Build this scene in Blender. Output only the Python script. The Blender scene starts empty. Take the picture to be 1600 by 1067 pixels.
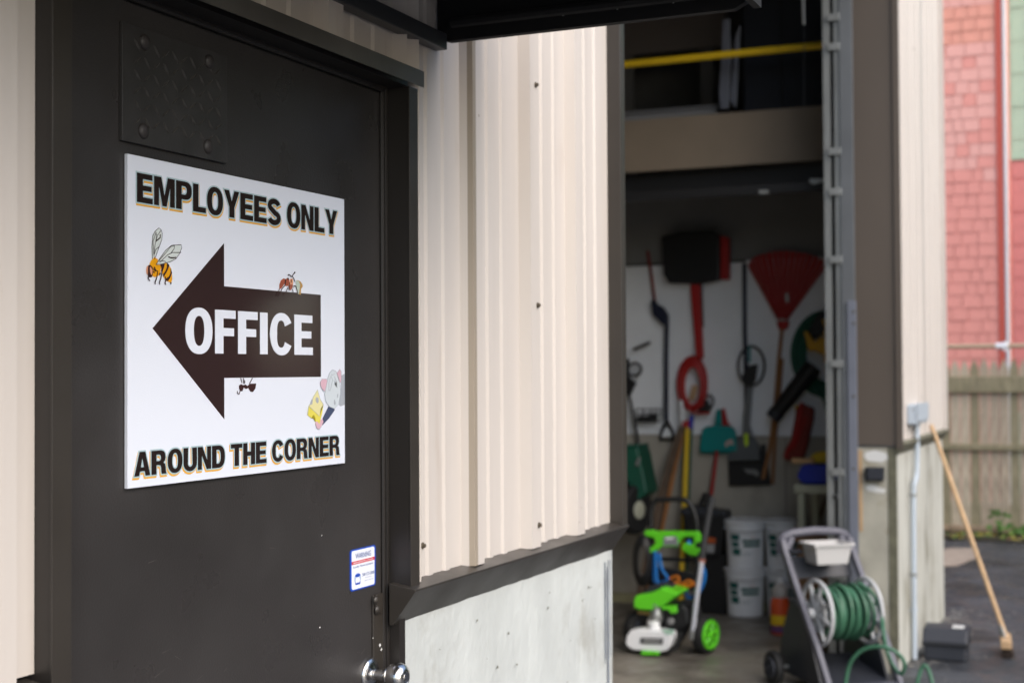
import bpy, bmesh, math, random
from math import radians, sin, cos, pi, atan2, sqrt
from mathutils import Vector, Matrix
random.seed(7)
SC = bpy.context.scene
COL = SC.collection

# ------------------------------------------------------------------ camera
YAW, PIT, ROL, FPX, CAMH = radians(23.95), radians(1.23), radians(-0.326), 2222.0, 1.70
_f = Vector((cos(PIT)*cos(YAW), cos(PIT)*sin(YAW), sin(PIT)))
_r = Vector((sin(YAW), -cos(YAW), 0)); _u = _r.cross(_f)
_r, _u = _r*cos(ROL) + _u*sin(ROL), -_r*sin(ROL) + _u*cos(ROL)
CAM = Vector((0, 0, CAMH))
cd = bpy.data.cameras.new('camera'); cam = bpy.data.objects.new('camera', cd); COL.objects.link(cam)
cd.lens = 50.0; cd.sensor_width = 36.0; cd.clip_start = 0.05; cd.clip_end = 600
M = Matrix((( _r.x, _u.x, -_f.x, 0), (_r.y, _u.y, -_f.y, 0), (_r.z, _u.z, -_f.z, CAMH), (0, 0, 0, 1)))
cam.matrix_world = M
cd.dof.use_dof = True; cd.dof.focus_distance = 2.45; cd.dof.aperture_fstop = 4.4
SC.camera = cam

def on(x, y, ax, v):
    """point of the world where the sight line of photo pixel (x, y) meets the plane axis = v"""
    d = _f*FPX + _r*(x-800) - _u*(y-533.5)
    return CAM + d*((v-CAM[ax])/d[ax])

# ------------------------------------------------------------------ light
SUN_EL, SUN_AZ = radians(40), radians(-113)      # direction towards the sun, angle measured from +X towards +Y
w = bpy.data.worlds.new("World"); SC.world = w; w.use_nodes = True
nt = w.node_tree; sky = nt.nodes.new('ShaderNodeTexSky'); sky.sky_type = 'NISHITA'; sky.sun_disc = False
sky.sun_elevation = SUN_EL; sky.sun_rotation = pi/2 - SUN_AZ
sky.air_density = 1.0; sky.dust_density = 2.0; sky.ozone_density = 1.0
nt.links.new(sky.outputs[0], nt.nodes['Background'].inputs[0]); nt.nodes['Background'].inputs[1].default_value = 0.15
sd = bpy.data.lights.new('sun', 'SUN'); sd.energy = 1.5; sd.angle = radians(80); sd.color = (1.0, 0.93, 0.84)
so = bpy.data.objects.new('sun', sd); COL.objects.link(so)
so.rotation_euler = Vector((cos(SUN_EL)*cos(SUN_AZ), cos(SUN_EL)*sin(SUN_AZ), sin(SUN_EL))).to_track_quat('Z', 'Y').to_euler()
SC.view_settings.view_transform = 'Standard'; SC.view_settings.look = 'None'
SC.view_settings.gamma = 1; SC.view_settings.use_curve_mapping = False
SC.view_settings.exposure = 1.0
SC.render.engine = 'CYCLES'
SC.cycles.use_denoising = True
SC.cycles.max_bounces = 8; SC.cycles.diffuse_bounces = 5; SC.cycles.sample_clamp_indirect = 6

# ------------------------------------------------------------------ materials
def mat(name, col, rough=0.5, metal=0.0, var=0.0, scale=4.0, bump=0.0, bscale=60.0, stretch=(1, 1, 1), col2=None,
        dirt=None, dirt_amt=0.0, dirt_scale=3.0, dirt_at=0.55, spec=0.5, alpha=1.0, trans=0.0, rvar=0.0, coat=0.0):
    m = bpy.data.materials.new(name); m.use_nodes = True; t = m.node_tree; n = t.nodes; L = t.links
    b = n['Principled BSDF']; b.inputs['Base Color'].default_value = (*col, 1)
    b.inputs['Roughness'].default_value = rough; b.inputs['Metallic'].default_value = metal
    b.inputs['Specular IOR Level'].default_value = spec
    if coat: b.inputs['Coat Weight'].default_value = coat; b.inputs['Coat Roughness'].default_value = 0.08
    if trans: b.inputs['Transmission Weight'].default_value = trans
    tc = n.new('ShaderNodeTexCoord'); mp = n.new('ShaderNodeMapping'); mp.inputs['Scale'].default_value = stretch
    L.new(tc.outputs['Object'], mp.inputs[0])
    cur = None
    if var or col2:
        no = n.new('ShaderNodeTexNoise'); no.inputs['Scale'].default_value = scale; no.inputs['Detail'].default_value = 5
        L.new(mp.outputs[0], no.inputs['Vector'])
        ra = n.new('ShaderNodeMapRange'); ra.inputs['From Min'].default_value = .3; ra.inputs['From Max'].default_value = .7
        L.new(no.outputs[0], ra.inputs[0])
        mx = n.new('ShaderNodeMix'); mx.data_type = 'RGBA'; L.new(ra.outputs[0], mx.inputs[0])
        c2 = col2 or tuple(min(1, c*(1+var)) for c in col)
        c1 = col if col2 else tuple(c*(1-var) for c in col)
        mx.inputs[6].default_value = (*c1, 1); mx.inputs[7].default_value = (*c2, 1)
        cur = mx.outputs[2]
    if dirt:
        no = n.new('ShaderNodeTexNoise'); no.inputs['Scale'].default_value = dirt_scale; no.inputs['Detail'].default_value = 8
        no.inputs['Roughness'].default_value = .65
        L.new(mp.outputs[0], no.inputs['Vector'])
        ra = n.new('ShaderNodeMapRange'); ra.inputs['From Min'].default_value = dirt_at; ra.inputs['From Max'].default_value = dirt_at+.12
        ra.inputs['To Max'].default_value = dirt_amt; L.new(no.outputs[0], ra.inputs[0])
        mx = n.new('ShaderNodeMix'); mx.data_type = 'RGBA'; L.new(ra.outputs[0], mx.inputs[0])
        if cur: L.new(cur, mx.inputs[6])
        else: mx.inputs[6].default_value = (*col, 1)
        mx.inputs[7].default_value = (*dirt, 1); cur = mx.outputs[2]
    if cur: L.new(cur, b.inputs['Base Color'])
    if rvar:
        no = n.new('ShaderNodeTexNoise'); no.inputs['Scale'].default_value = 7; no.inputs['Detail'].default_value = 4
        L.new(mp.outputs[0], no.inputs['Vector'])
        ra = n.new('ShaderNodeMapRange'); ra.inputs['From Min'].default_value = .3; ra.inputs['From Max'].default_value = .7
        ra.inputs['To Min'].default_value = max(.03, rough-rvar); ra.inputs['To Max'].default_value = rough+rvar
        L.new(no.outputs[0], ra.inputs[0]); L.new(ra.outputs[0], b.inputs['Roughness'])
    if bump:
        no = n.new('ShaderNodeTexNoise'); no.inputs['Scale'].default_value = bscale; no.inputs['Detail'].default_value = 3
        L.new(mp.outputs[0], no.inputs['Vector'])
        bu = n.new('ShaderNodeBump'); bu.inputs['Strength'].default_value = bump; bu.inputs['Distance'].default_value = .004
        L.new(no.outputs[0], bu.inputs['Height']); L.new(bu.outputs[0], b.inputs['Normal'])
    return m

siding_m = mat('cream_painted_steel', (.58, .532, .488), .48, var=.04, scale=2.0, stretch=(6, 1, .6), dirt=(.42, .34, .27), dirt_amt=.35, dirt_scale=2.5, dirt_at=.6, rvar=.06)
tan_m = mat('rib_shade_tan', (.33, .28, .22), .4, var=.05)
trim_m = mat('bronze_painted_steel', (.036, .031, .026), .36, var=.12, scale=5, bump=.05, bscale=120, rvar=.08)
door_m = mat('dark_door_paint', (.036, .033, .032), .36, var=.22, scale=2.2, bump=.16, bscale=260, rvar=.13, dirt=(.07, .066, .062), dirt_amt=.35, dirt_scale=90, dirt_at=.72, spec=.4)
frame_m = mat('frame_paint_and_casing_shade', (.022, .019, .017), .4, bump=.05, bscale=90)
tread_m = mat('tread_plate_paint', (.040, .038, .037), .34, var=.2, scale=20, bump=.12, bscale=150, dirt=(.08, .075, .07), dirt_amt=.5, dirt_scale=45, dirt_at=.66)
conc_m = mat('painted_concrete', (.50, .525, .51), .8, var=.08, scale=7, bump=.7, bscale=45, dirt=(.30, .29, .25), dirt_amt=.55, dirt_scale=4, dirt_at=.56, stretch=(1, 1, .7))
conc2_m = mat('weathered_concrete', (.50, .50, .45), .85, var=.08, scale=4, bump=.4, bscale=35, dirt=(.20, .18, .12), dirt_amt=.7, dirt_scale=3, dirt_at=.52, stretch=(1.6, 1.6, .5))
inconc_m = mat('interior_concrete', (.42, .385, .32), .9, var=.12, scale=2.5, bump=.2, bscale=30, dirt=(.26, .23, .18), dirt_amt=.5, dirt_scale=2)
floor_m = mat('garage_floor_concrete', (.21, .19, .16), .5, var=.25, scale=1.6, bump=.12, bscale=25, dirt=(.07, .06, .05), dirt_amt=.7, dirt_scale=1.2, dirt_at=.5, rvar=.2)
moss_m = mat('mossy_concrete', (.13, .125, .085), .9, var=.3, scale=14, bump=.5, bscale=30)
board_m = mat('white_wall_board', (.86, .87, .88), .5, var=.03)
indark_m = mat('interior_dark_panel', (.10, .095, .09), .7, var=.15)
steel_m = mat('galvanised_steel', (.36, .37, .36), .45, metal=.75, var=.15, scale=12, stretch=(1, 1, .3))
angle_m = mat('grey_steel_angle', (.20, .215, .26), .45, metal=.3, var=.08)
asph_m = mat('wet_asphalt', (.050, .053, .060), .5, var=.35, scale=1.6, bump=1.0, bscale=110, dirt=(.016, .017, .019), dirt_amt=.9, dirt_scale=1.0, dirt_at=.5, rvar=.25)
black_m = mat('black_plastic', (.012, .012, .013), .45)
blackfab_m = mat('black_fabric', (.006, .006, .006), .85, var=.2, scale=10, bump=.1)
grey_m = mat('charcoal_bar_paint', (.045, .047, .05), .4, var=.1)
chrome_m = mat('brushed_steel', (.62, .61, .60), .2, metal=1.0, var=.03)
yellow_m = mat('yellow_paint', (.85, .56, .015), .5, var=.06)
green_m = mat('lime_green_plastic', (.12, .62, .02), .4)
dkgreen_m = mat('dark_green_plastic', (.006, .085, .05), .5, var=.1)
hose_m = mat('green_hose_rubber', (.045, .14, .08), .42, var=.15, scale=9)
teal_m = mat('teal_plastic', (.0, .23, .22), .45)
red_m = mat('red_plastic', (.40, .012, .010), .5, var=.08)
dkred_m = mat('dark_red_canvas', (.22, .02, .012), .7, var=.2, scale=9)
wood_m = mat('pale_wood', (.50, .33, .18), .6, var=.15, scale=6, stretch=(8, 8, 1))
orwood_m = mat('varnished_wood', (.33, .14, .045), .5, var=.18, scale=6, stretch=(8, 8, 1))
brown_m = mat('brown_board', (.12, .078, .05), .7, var=.2, stretch=(6, 6, 1))
white_m = mat('white_plastic', (.86, .87, .88), .35, var=.02)
cream_m = mat('cream_plastic', (.52, .52, .40), .5)
cartgrey_m = mat('grey_purple_plastic', (.105, .105, .13), .5, var=.06)
navy_m = mat('navy_plastic', (.010, .014, .035), .45)
blue_m = mat('blue_plastic', (.008, .03, .42), .4)
ltblue_m = mat('light_blue_hose', (.01, .20, .62), .4)
orange_m = mat('orange_plastic', (.60, .17, .01), .5)
clear_m = mat('frosted_clear_plastic', (.70, .66, .62), .35, trans=.3)
orliq_m = mat('orange_red_liquid', (.72, .10, .03), .25)
rubber_m = mat('tyre_rubber_and_track_shadow', (.014, .014, .014), .7)
conduit_m = mat('pale_blue_grey_pvc', (.44, .50, .56), .5, var=.04)
navygrey_m = mat('dark_grey_box_plastic', (.028, .031, .04), .5)
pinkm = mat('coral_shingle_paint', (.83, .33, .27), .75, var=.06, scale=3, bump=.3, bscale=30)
pinkm2 = mat('glare_paled_coral_shingle', (.86, .42, .35), .75, var=.06, scale=3, bump=.3, bscale=30)  # paler copy of the coral, overexposure put into the colour
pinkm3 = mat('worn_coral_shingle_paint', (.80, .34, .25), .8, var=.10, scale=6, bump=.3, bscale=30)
coralt_m = mat('coral_trim_paint', (.62, .11, .07), .6)
sgreen_m = mat('sage_shingle_paint', (.40, .62, .49), .8, var=.08, scale=3, bump=.3, bscale=30)
dull_m = mat('dull_rose_shingle_paint', (.60, .26, .25), .8, var=.1, scale=3, bump=.3, bscale=30)
wtrim_m = mat('white_house_trim', (.78, .77, .76), .5)
fence_ms = [mat('weathered_fence_wood_%s' % k, c, .85, var=.3, scale=5, stretch=(9, 9, 1), bump=.4, bscale=25, dirt=d, dirt_amt=.7, dirt_scale=6, dirt_at=.52)
            for k, c, d in (('grey', (.42, .34, .25), (.20, .165, .11)), ('brown', (.32, .23, .15), (.15, .12, .07)), ('mossy', (.28, .24, .15), (.17, .16, .08)), ('pale', (.50, .42, .31), (.25, .20, .13)))]
leaf_ms = [mat('yellow_leaf', (.42, .34, .05), .7), mat('green_leaf', (.09, .20, .03), .6), mat('brown_leaf', (.16, .09, .04), .8)]
card_m = mat('brown_cardboard', (.30, .16, .075), .8, var=.08)

# ------------------------------------------------------------------ mesh helpers
class MB:
    def __init__(s): s.v = []; s.f = []
    def add(s, vs, fs):
        k = len(s.v); s.v += [Vector(p) for p in vs]; s.f += [tuple(i+k for i in f) for f in fs]; return s
    def box(s, a, b, mx=None):
        x0, x1 = sorted((a[0], b[0])); y0, y1 = sorted((a[1], b[1])); z0, z1 = sorted((a[2], b[2]))
        vs = [Vector(p) for p in ((x0,y0,z0),(x1,y0,z0),(x1,y1,z0),(x0,y1,z0),(x0,y0,z1),(x1,y0,z1),(x1,y1,z1),(x0,y1,z1))]
        if mx: vs = [mx @ p for p in vs]
        return s.add(vs, [(0,3,2,1),(4,5,6,7),(0,1,5,4),(1,2,6,5),(2,3,7,6),(3,0,4,7)])
    def tube(s, pts, r, n=10, closed=False, flat=1.0):
        pts = [Vector(p) for p in pts]; N = len(pts); rr = r if isinstance(r, (list, tuple)) else [r]*N
        rings = []; ref = None
        for i, p in enumerate(pts):
            if closed: t = pts[(i+1) % N]-pts[i-1]
            else: t = pts[min(i+1, N-1)]-pts[max(i-1, 0)]
            t.normalize()
            if ref is None: ref = Vector((0,0,1)) if abs(t.z) < .9 else Vector((1,0,0))
            a = ref - t*ref.dot(t); a.normalize(); b = t.cross(a); ref = a
            rings.append([p + (a*cos(2*pi*k/n) + b*sin(2*pi*k/n)*flat)*rr[i] for k in range(n)])
        vs = [q for ring in rings for q in ring]; fs = []
        for i in range(N if closed else N-1):
            j = (i+1) % N
            for k in range(n): fs.append((i*n+k, i*n+(k+1) % n, j*n+(k+1) % n, j*n+k))
        if not closed: fs += [tuple(range(n-1, -1, -1)), tuple((N-1)*n+k for k in range(n))]
        return s.add(vs, fs)
    def lathe(s, prof, o, axis, n=28):
        """prof: (radius, distance along axis)"""
        axis = Vector(axis).normalized(); a = axis.orthogonal().normalized(); b = axis.cross(a); o = Vector(o)
        vs = []; fs = []
        for r, h in prof: vs += [o + axis*h + (a*cos(2*pi*k/n)+b*sin(2*pi*k/n))*r for k in range(n)]
        for i in range(len(prof)-1):
            for k in range(n): fs.append((i*n+k, i*n+(k+1) % n, (i+1)*n+(k+1) % n, (i+1)*n+k))
        fs += [tuple(range(n-1, -1, -1)), tuple((len(prof)-1)*n+k for k in range(n))]
        return s.add(vs, fs)
    def prism(s, poly, th):
        poly = [Vector(p) for p in poly]; th = Vector(th); n = len(poly)
        return s.add(poly+[p+th for p in poly], [tuple(range(n)), tuple(range(2*n-1, n-1, -1))] + [(i, i+n, (i+1) % n+n, (i+1) % n) for i in range(n)])
    def mesh(s, name):
        me = bpy.data.meshes.new(name); me.from_pydata([tuple(p) for p in s.v], [], s.f)
        bm = bmesh.new(); bm.from_mesh(me); bmesh.ops.recalc_face_normals(bm, faces=bm.faces)
        big = [f for f in bm.faces if len(f.verts) > 4]
        if big: bmesh.ops.triangulate(bm, faces=big)
        bm.to_mesh(me); bm.free(); return me

def root_loc(o):
    while o.parent: o = o.parent
    return o.location
def put(name, me, m, parent=None, label=None, cat=None, group=None, kind=None, bevel=0, smooth=False, local=False, loc=None):
    if isinstance(me, MB): me = me.mesh(name)
    if m is not None and not me.materials: me.materials.append(m)
    if parent is not None and not local: me.transform(Matrix.Translation(-root_loc(parent)))
    o = bpy.data.objects.new(name, me); COL.objects.link(o)
    if parent is not None: o.parent = parent
    if loc is not None: o.location = loc
    if label: o['label'] = label
    if cat: o['category'] = cat
    if group: o['group'] = group
    if kind: o['kind'] = kind
    if smooth:
        me.shade_smooth()
        try: me.set_sharp_from_angle(angle=radians(40))
        except Exception: pass
    if bevel:
        b = o.modifiers.new('bevel', 'BEVEL'); b.width = bevel; b.segments = 2; b.limit_method = 'ANGLE'; b.angle_limit = radians(40)
    return o
def thing(name, label, cat, loc=(0,0,0), group=None):
    o = bpy.data.objects.new(name, None); COL.objects.link(o); o.location = loc; o.empty_display_size = .1
    o['label'] = label; o['category'] = cat
    if group: o['group'] = group
    return o
def px_poly(pts, X, th, cr=None):
    """outline in photo pixels laid on the plane x = X, given thickness towards -X"""
    if cr: pts = [(cr[0]+a/cr[2], cr[1]+b/cr[2]) for a, b in pts]
    return MB().prism([on(a, b, 0, X) for a, b in pts], (-th, 0, 0))
def px_tube(pts, X, r, cr=None, n=10, closed=False):
    if cr: pts = [(cr[0]+a/cr[2], cr[1]+b/cr[2]) for a, b in pts]
    if isinstance(X, (int, float)): X = [X]*len(pts)
    return MB().tube([on(a, b, 0, x) for (a, b), x in zip(pts, X)], r, n, closed)
def smoothpath(P, k=6):
    out = []; P = [Vector(p) for p in P]
    for i in range(len(P)-1):
        a = P[max(i-1, 0)]; b = P[i]; c = P[i+1]; d = P[min(i+2, len(P)-1)]
        for j in range(k):
            t = j/k; out.append(.5*((2*b)+(c-a)*t+(2*a-5*b+4*c-d)*t*t+(3*b-a-3*c+d)*t**3))
    out.append(P[-1]); return out

G = -0.17            # ground level
W = 1.40             # outer face of the metal-clad wall
XE = 11.2            # far corner of the building

# ------------------------------------------------------------------ ground
put('asphalt_ground', MB().add([(-150,-150,G),(250,-150,G),(250,150,G),(-150,150,G)], [(0,1,2,3)]), asph_m, kind='structure')

# ------------------------------------------------------------------ building
B = thing('warehouse_building', 'cream metal-clad building on a concrete base with bronze trim and an open garage bay', 'building', (6, 3, G))
def siding(name, X0, X1, z0, z1, ribs, m=siding_m, depth=.027, top=.052):
    """one ribbed sheet: ribs are the X where each major rib starts"""
    pts = [(X0, W)]
    for s in sorted(ribs):
        for dx, y in ((0, W), (.012, W-depth), (.012+top, W-depth), (.012+top+.018, W), (.135, W), (.142, W-.005), (.160, W-.005), (.167, W), (.215, W), (.222, W-.005), (.240, W-.005), (.247, W)):
            if X0+.002 < s+dx < X1-.002: pts.append((s+dx, y))
    pts.append((X1, W))
    vs = []; fs = []
    for x, y in pts: vs += [(x, y, z0), (x, y, z1)]
    for i in range(len(pts)-1): fs.append((2*i, 2*i+1, 2*i+3, 2*i+2))
    o = put(name, MB().add(vs, fs), m, B)
    so_ = o.modifiers.new('thickness', 'SOLIDIFY'); so_.thickness = .0015; so_.offset = 0
    return o
def screws(parent, pts):
    for x, y in pts:
        dy = .0285 if parent is p2 else .0005
        p = on(x, y, 1, W-dy)
        put('screw', MB().lathe([(.0075, 0), (.0075, .0015), (.0045, .0025), (.0042, .007)], (p.x, W-dy, p.z), (0,-1,0), 8), screw_m, parent)
screw_m = mat('rusty_screw_head', (.10, .08, .055), .7, metal=.2)
ZS = 1.268
p1 = siding('siding_panel', 2.60, 3.19, ZS, 5.6, (2.556, 2.865))
p2 = siding('siding_panel', 3.1905, 3.836, ZS, 5.6, (3.195, 3.50))
pa = siding('siding_panel', 1.50, 2.60, 2.319, 5.6, (1.64, 1.945, 2.25, 2.556))
pl_ = siding('siding_panel', .2, 1.5265, 1.29, 5.6, (.47, .78, 1.09, 1.40))
pr1 = siding('siding_panel', 9.0, 10.1, ZS-.02, 5.6, (9.12, 9.43, 9.74, 10.05), top=.04, depth=.010)
pr2 = siding('siding_panel', 10.1005, 11.2, ZS-.02, 5.6, (10.36, 10.67, 10.98), top=.04, depth=.010)
screws(p2, [(837,133),(840,477),(842,820)])
screws(p1, [(660,852)]); screws(pa, [(526,3),(627,88),(650,60)]); screws(pr1, [(1427,77)])
spk = MB()
for i in range(26):
    px_ = random.uniform(655, 945); py_ = random.choice((random.uniform(60, 860), random.uniform(780, 865)))
    p = on(px_, py_, 1, W-.029)
    if p.z < ZS+.004: continue
    near_rib = any(s0+.012 < p.x < s0+.062 for s0 in (2.865, 3.195, 3.50))
    if not near_rib: continue
    r = random.choice((.0008, .0012, .002)); y_s = W-.0285
    spk.prism([(p.x+r*cos(k*pi/3)*random.uniform(.5,1.2), y_s, p.z+r*sin(k*pi/3)*random.uniform(.8,2.0)) for k in range(6)], (0, .0006, 0))
if spk.v: put('rust_specks', spk, mat('rust_speck', (.22,.15,.10), .9), B, kind='stuff')
# structure behind the sheets
put('rib_shade_strip', MB().prism([(2.8655, W-.0012, ZS), (2.8765, W-.0285, ZS), (2.8785, W-.0290, ZS), (2.8925, W-.0290, ZS), (2.8925, W-.0278, ZS), (2.8665, W-.0009, ZS)], (0, 0, 4.2)), tan_m, B)  # strip over the rib's left face, its shade put into a tan colour
put('wall_core', MB().box((.2, W+.006, 2.30), (3.85, W+.16, 5.6)).box((2.63, W+.045, ZS-.1), (3.85, W+.16, 2.30)).box((.2, W+.006, ZS), (1.50, W+.16, 2.30)), indark_m, B)
put('corner_trim', MB().box((3.831, W-.042, ZS-.01), (3.868, W+.10, 5.6)), trim_m, B, bevel=.002)
put('corner_trim', MB().box((3.872, W-.012, ZS-.035), (3.895, W+.10, 5.6)), mat('pale_bay_trim', (.36, .31, .25), .5), B)
put('corner_trim', MB().box((XE-.02, W-.036, ZS-.03), (XE+.006, W+.05, 5.6)), siding_m, B)
# base flashing with mitred end
zt, yo, x0, x1 = 1.262, 1.350, 2.551, 3.858
zb = (on(616, 977, 1, W).z + on(955.6, 859.5, 1, W).z)/2
def wedge(xa, xb, z1_, z0_, m=None):
    return MB().prism([(xa, yo, z1_), (xa, yo, z1_-.004), (xa, W+.002, z0_), (xa, W+.010, z0_), (xa, W+.010, z1_+.010)], (xb-xa, 0, 0))
put('base_flashing', wedge(x0, x1, zt, zb), trim_m, B, bevel=.001)
put('base_flashing', wedge(.2, 1.520, 1.275, 1.20), trim_m, B, bevel=.001)
put('base_flashing', wedge(9.0, XE+.01, 1.245, 1.175), moss_m, B, bevel=.001)
# foundation
fo = MB()
zf = zb+.004
xs = [2.594, 2.60] + [2.60+.05*i for i in range(1, 25)] + [3.846, 3.852]
vs = []; fs = []
for x in xs: vs += [(x, W+random.uniform(-.0015, .0015), zf), (x, W+.004+random.uniform(-.003, .003), .4), (x, W+.002, G-.05)]
for i in range(len(xs)-1):
    fs += [(3*i, 3*i+3, 3*i+4, 3*i+1), (3*i+1, 3*i+4, 3*i+5, 3*i+2)]
fo.add(vs, fs); fo.box((2.5945, W+.0065, G-.05), (3.8515, W+.26, zf-.001))
put('concrete_foundation', fo, conc_m, B)
put('concrete_foundation', MB().box((.2, W+.004, G-.05), (1.50, W+.2, 1.215)), conc_m, B)
# rust and paint streaks on the end of the foundation
stk = MB()
for i in range(9):
    x = 3.775+random.choice((0, .006, .022, .026, .045))+random.uniform(0, .003); z = 1.175-random.uniform(0, .06); l = random.uniform(.04, .5)
    wd = random.uniform(.0008, .0020)
    stk.box((x, W-.0045, z-l), (x+wd, W-.0035, z))
put('paint_streaks', stk, mat('slate_blue_streak', (.12, .14, .19), .8), B, kind='stuff')
# pitted marks of the old concrete
pit = MB()
for i in range(60):
    x = random.uniform(2.62, 3.80); z = random.uniform(.35, 1.17); r = random.choice((.001,.0015,.002,.0025,.004))
    n = random.randint(5, 7)
    pit.prism([(x+r*cos(2*pi*k/n)*random.uniform(.5, 1.3), W-.0035, z+r*sin(2*pi*k/n)*random.uniform(.5, 1.3)) for k in range(n)], (0, .0008, 0))
put('concrete_pits', pit, mat('pit_shadow_grime', (.16, .15, .11), .9), B, kind='stuff')
# pier right of the bay
JX = 9.0
put('pier_core', MB().box((JX+.006, W+.006, 1.22), (XE-.01, 1.69, 5.6)), indark_m, B)
pj = MB()
pj.box((JX-.001, W+.001, 1.235), (JX+.004, 1.695, 5.6)); pj.box((JX-.014, W-.038, 1.215), (JX+.004, W+.0005, 5.6))
put('jamb_cladding', pj, mat('brown_jamb_cladding', (.10, .080, .064), .5, var=.08, scale=2, stretch=(1, 1, .3)), B)
put('concrete_pier', MB().box((JX+.03, W+.0045, G-.05), (XE-.01, 1.70, 1.199)), conc2_m, B, bevel=.006)
put('concrete_pier', MB().box((JX+.012, W+.06, G-.05), (JX+.0295, 1.705, 1.225)), mat('pale_jamb_concrete', (.42, .40, .33), .85, var=.15, scale=5, bump=.4, bscale=30, dirt=(.24, .20, .12), dirt_amt=.6, dirt_scale=4), B)
put('mossy_edge', MB().box((JX+.008, W+.006, G-.05), (JX+.0295, W+.058, 1.215)), moss_m, B)
def jpoly(pts, th=.006, X=JX+.0115): return px_poly(pts, X, th)
pa_m = mat('white_paint_patch', (.70, .70, .68), .7)
pt = put('paint_patch', jpoly([(1353,706),(1366,703),(1384,707),(1388,716),(1378,722),(1355,720),(1350,712)], .001), pa_m, B)
pt2 = put('paint_patch', jpoly([(1352,760),(1362,756),(1375,762),(1384,764),(1382,770),(1370,769),(1356,766)], .001), pa_m, B)
put('wood_edge_strip', jpoly([(1341,703),(1347,703),(1348,830),(1343,830)], .004), wood_m, B)
# interior shell
put('bay_floor', MB().add([(3.86, W+.1, G+.004),(XE-.2, W+.1, G+.004),(XE-.2, 9, G+.004),(3.86, 9, G+.004)], [(0,1,2,3)]), floor_m, B)
EW = 11.0
put('stem_wall', MB().box((EW-.03, 1.705, G), (EW+.15, 9, 1.185)), inconc_m, B)
for zz, yy in ((0, 2.55), (0, 3.77), (0, 4.99)):
    put('wall_joint', MB().box((EW-.032, yy, G), (EW-.0302, yy+.006, 1.18)), indark_m, B)
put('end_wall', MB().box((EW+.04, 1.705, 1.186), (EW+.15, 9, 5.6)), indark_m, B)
bt = on(978, 417, 0, EW).z
y1 = on(1166, 415, 0, EW).y
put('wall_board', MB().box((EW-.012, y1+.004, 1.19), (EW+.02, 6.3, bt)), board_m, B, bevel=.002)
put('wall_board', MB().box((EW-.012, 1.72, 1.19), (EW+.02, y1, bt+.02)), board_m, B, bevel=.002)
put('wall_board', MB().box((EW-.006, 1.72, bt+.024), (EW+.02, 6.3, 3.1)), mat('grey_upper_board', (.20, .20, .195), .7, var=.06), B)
put('back_wall', MB().box((3.0, 8.9, G), (EW+.03, 9.05, 5.6)), inconc_m, B)
put('inner_wall', MB().box((3.70, W+.27, G), (3.845, 8.9, 5.6)), inconc_m, B)
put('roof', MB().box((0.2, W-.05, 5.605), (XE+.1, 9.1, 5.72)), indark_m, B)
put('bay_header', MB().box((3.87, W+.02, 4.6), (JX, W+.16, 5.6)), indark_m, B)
put('floor_ledge', MB().box((EW-.09, 2.5, G+.004), (EW-.031, 8.9, G+.075)), mat('yellowed_ledge_concrete', (.36, .33, .19), .9, var=.25, scale=4), B)
# loft
lz0, lz1 = 3.12, 3.487
put('loft_fascia', MB().box((9.6, 1.72, lz0), (9.63, 8.9, lz1)), mat('brown_fascia_board', (.21, .165, .12), .6, var=.06), B)
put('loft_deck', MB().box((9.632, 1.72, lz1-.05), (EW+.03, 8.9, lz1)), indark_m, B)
put('loft_joist', MB().box((9.72, 1.72, 2.93), (9.80, 8.9, 3.118)), black_m, B)
for yy in (2.0, 2.75, 3.5, 4.3): put('loft_joist', MB().box((9.81, yy, 3.2), (EW, yy+.05, 3.43)), indark_m, B)

# ------------------------------------------------------------------ steel door with its frame
DY = 1.43
D = thing('steel_door', 'dark brown steel door with tread plate and round knob in a bronze frame', 'door', (2.1, DY, .15))
put('door_leaf', MB().box((1.55, DY, .15), (2.556, DY+.045, 2.278)), door_m, D, bevel=.002)
fr = MB()
fr.box((2.5585, DY-.012, .15), (2.5685, DY+.05, 2.292)).box((1.50, DY-.012, 2.281), (2.5585, DY+.05, 2.292))
put('rebate', fr, frame_m, D, bevel=.001)
put('door_stop', MB().tube([(2.5565, DY-.004, .15), (2.5565, DY-.004, 2.279)], .0045, 8), frame_m, D, smooth=True)
put('door_stop', MB().tube([(1.55, DY-.006, 2.2805), (2.552, DY-.006, 2.2805)], .0045, 8), frame_m, D, smooth=True)
jz = on(650, 921, 1, 1.37).z
put('jamb_casing', MB().box((2.5695, 1.3715, jz), (2.6045, W+.035, 2.2865)), frame_m, D)  # casing body darker than its face, side shade put into the colour
put('casing_face', MB().box((2.5685, 1.368, jz-.0005), (2.606, 1.3712, 2.2868)), trim_m, D, bevel=.0008)
put('jamb_casing', MB().box((1.5275, 1.3715, .10), (1.5645, W+.05, 2.2865)), frame_m, D)  # same here: darker body colour stands in for shade on the side
put('casing_face', MB().box((1.5265, 1.368, .10), (1.5655, 1.3712, 2.2868)), trim_m, D, bevel=.0008)
put('head_casing', MB().box((1.5655, 1.372, 2.2870), (2.5690, DY+.05, 2.300)), frame_m, D)
hd = MB()
hd.add([(1.40,1.349,2.287),(2.598,1.349,2.287),(2.598,1.349,2.320),(1.40,1.349,2.320),(1.40,1.349,2.2865),(1.40,1.3515,2.287),(2.598,1.3515,2.287),
        (1.40,W+.005,2.334),(2.598,W+.005,2.334)], [(0,1,2,3),(3,2,8,7),(0,5,6,1)])
hf = put('head_flashing', hd, mat('weathered_bronze_flashing', (.085, .080, .072), .4, var=.3, scale=6, rvar=.1), D)
s_ = hf.modifiers.new('thickness', 'SOLIDIFY'); s_.thickness = .0012
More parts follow.
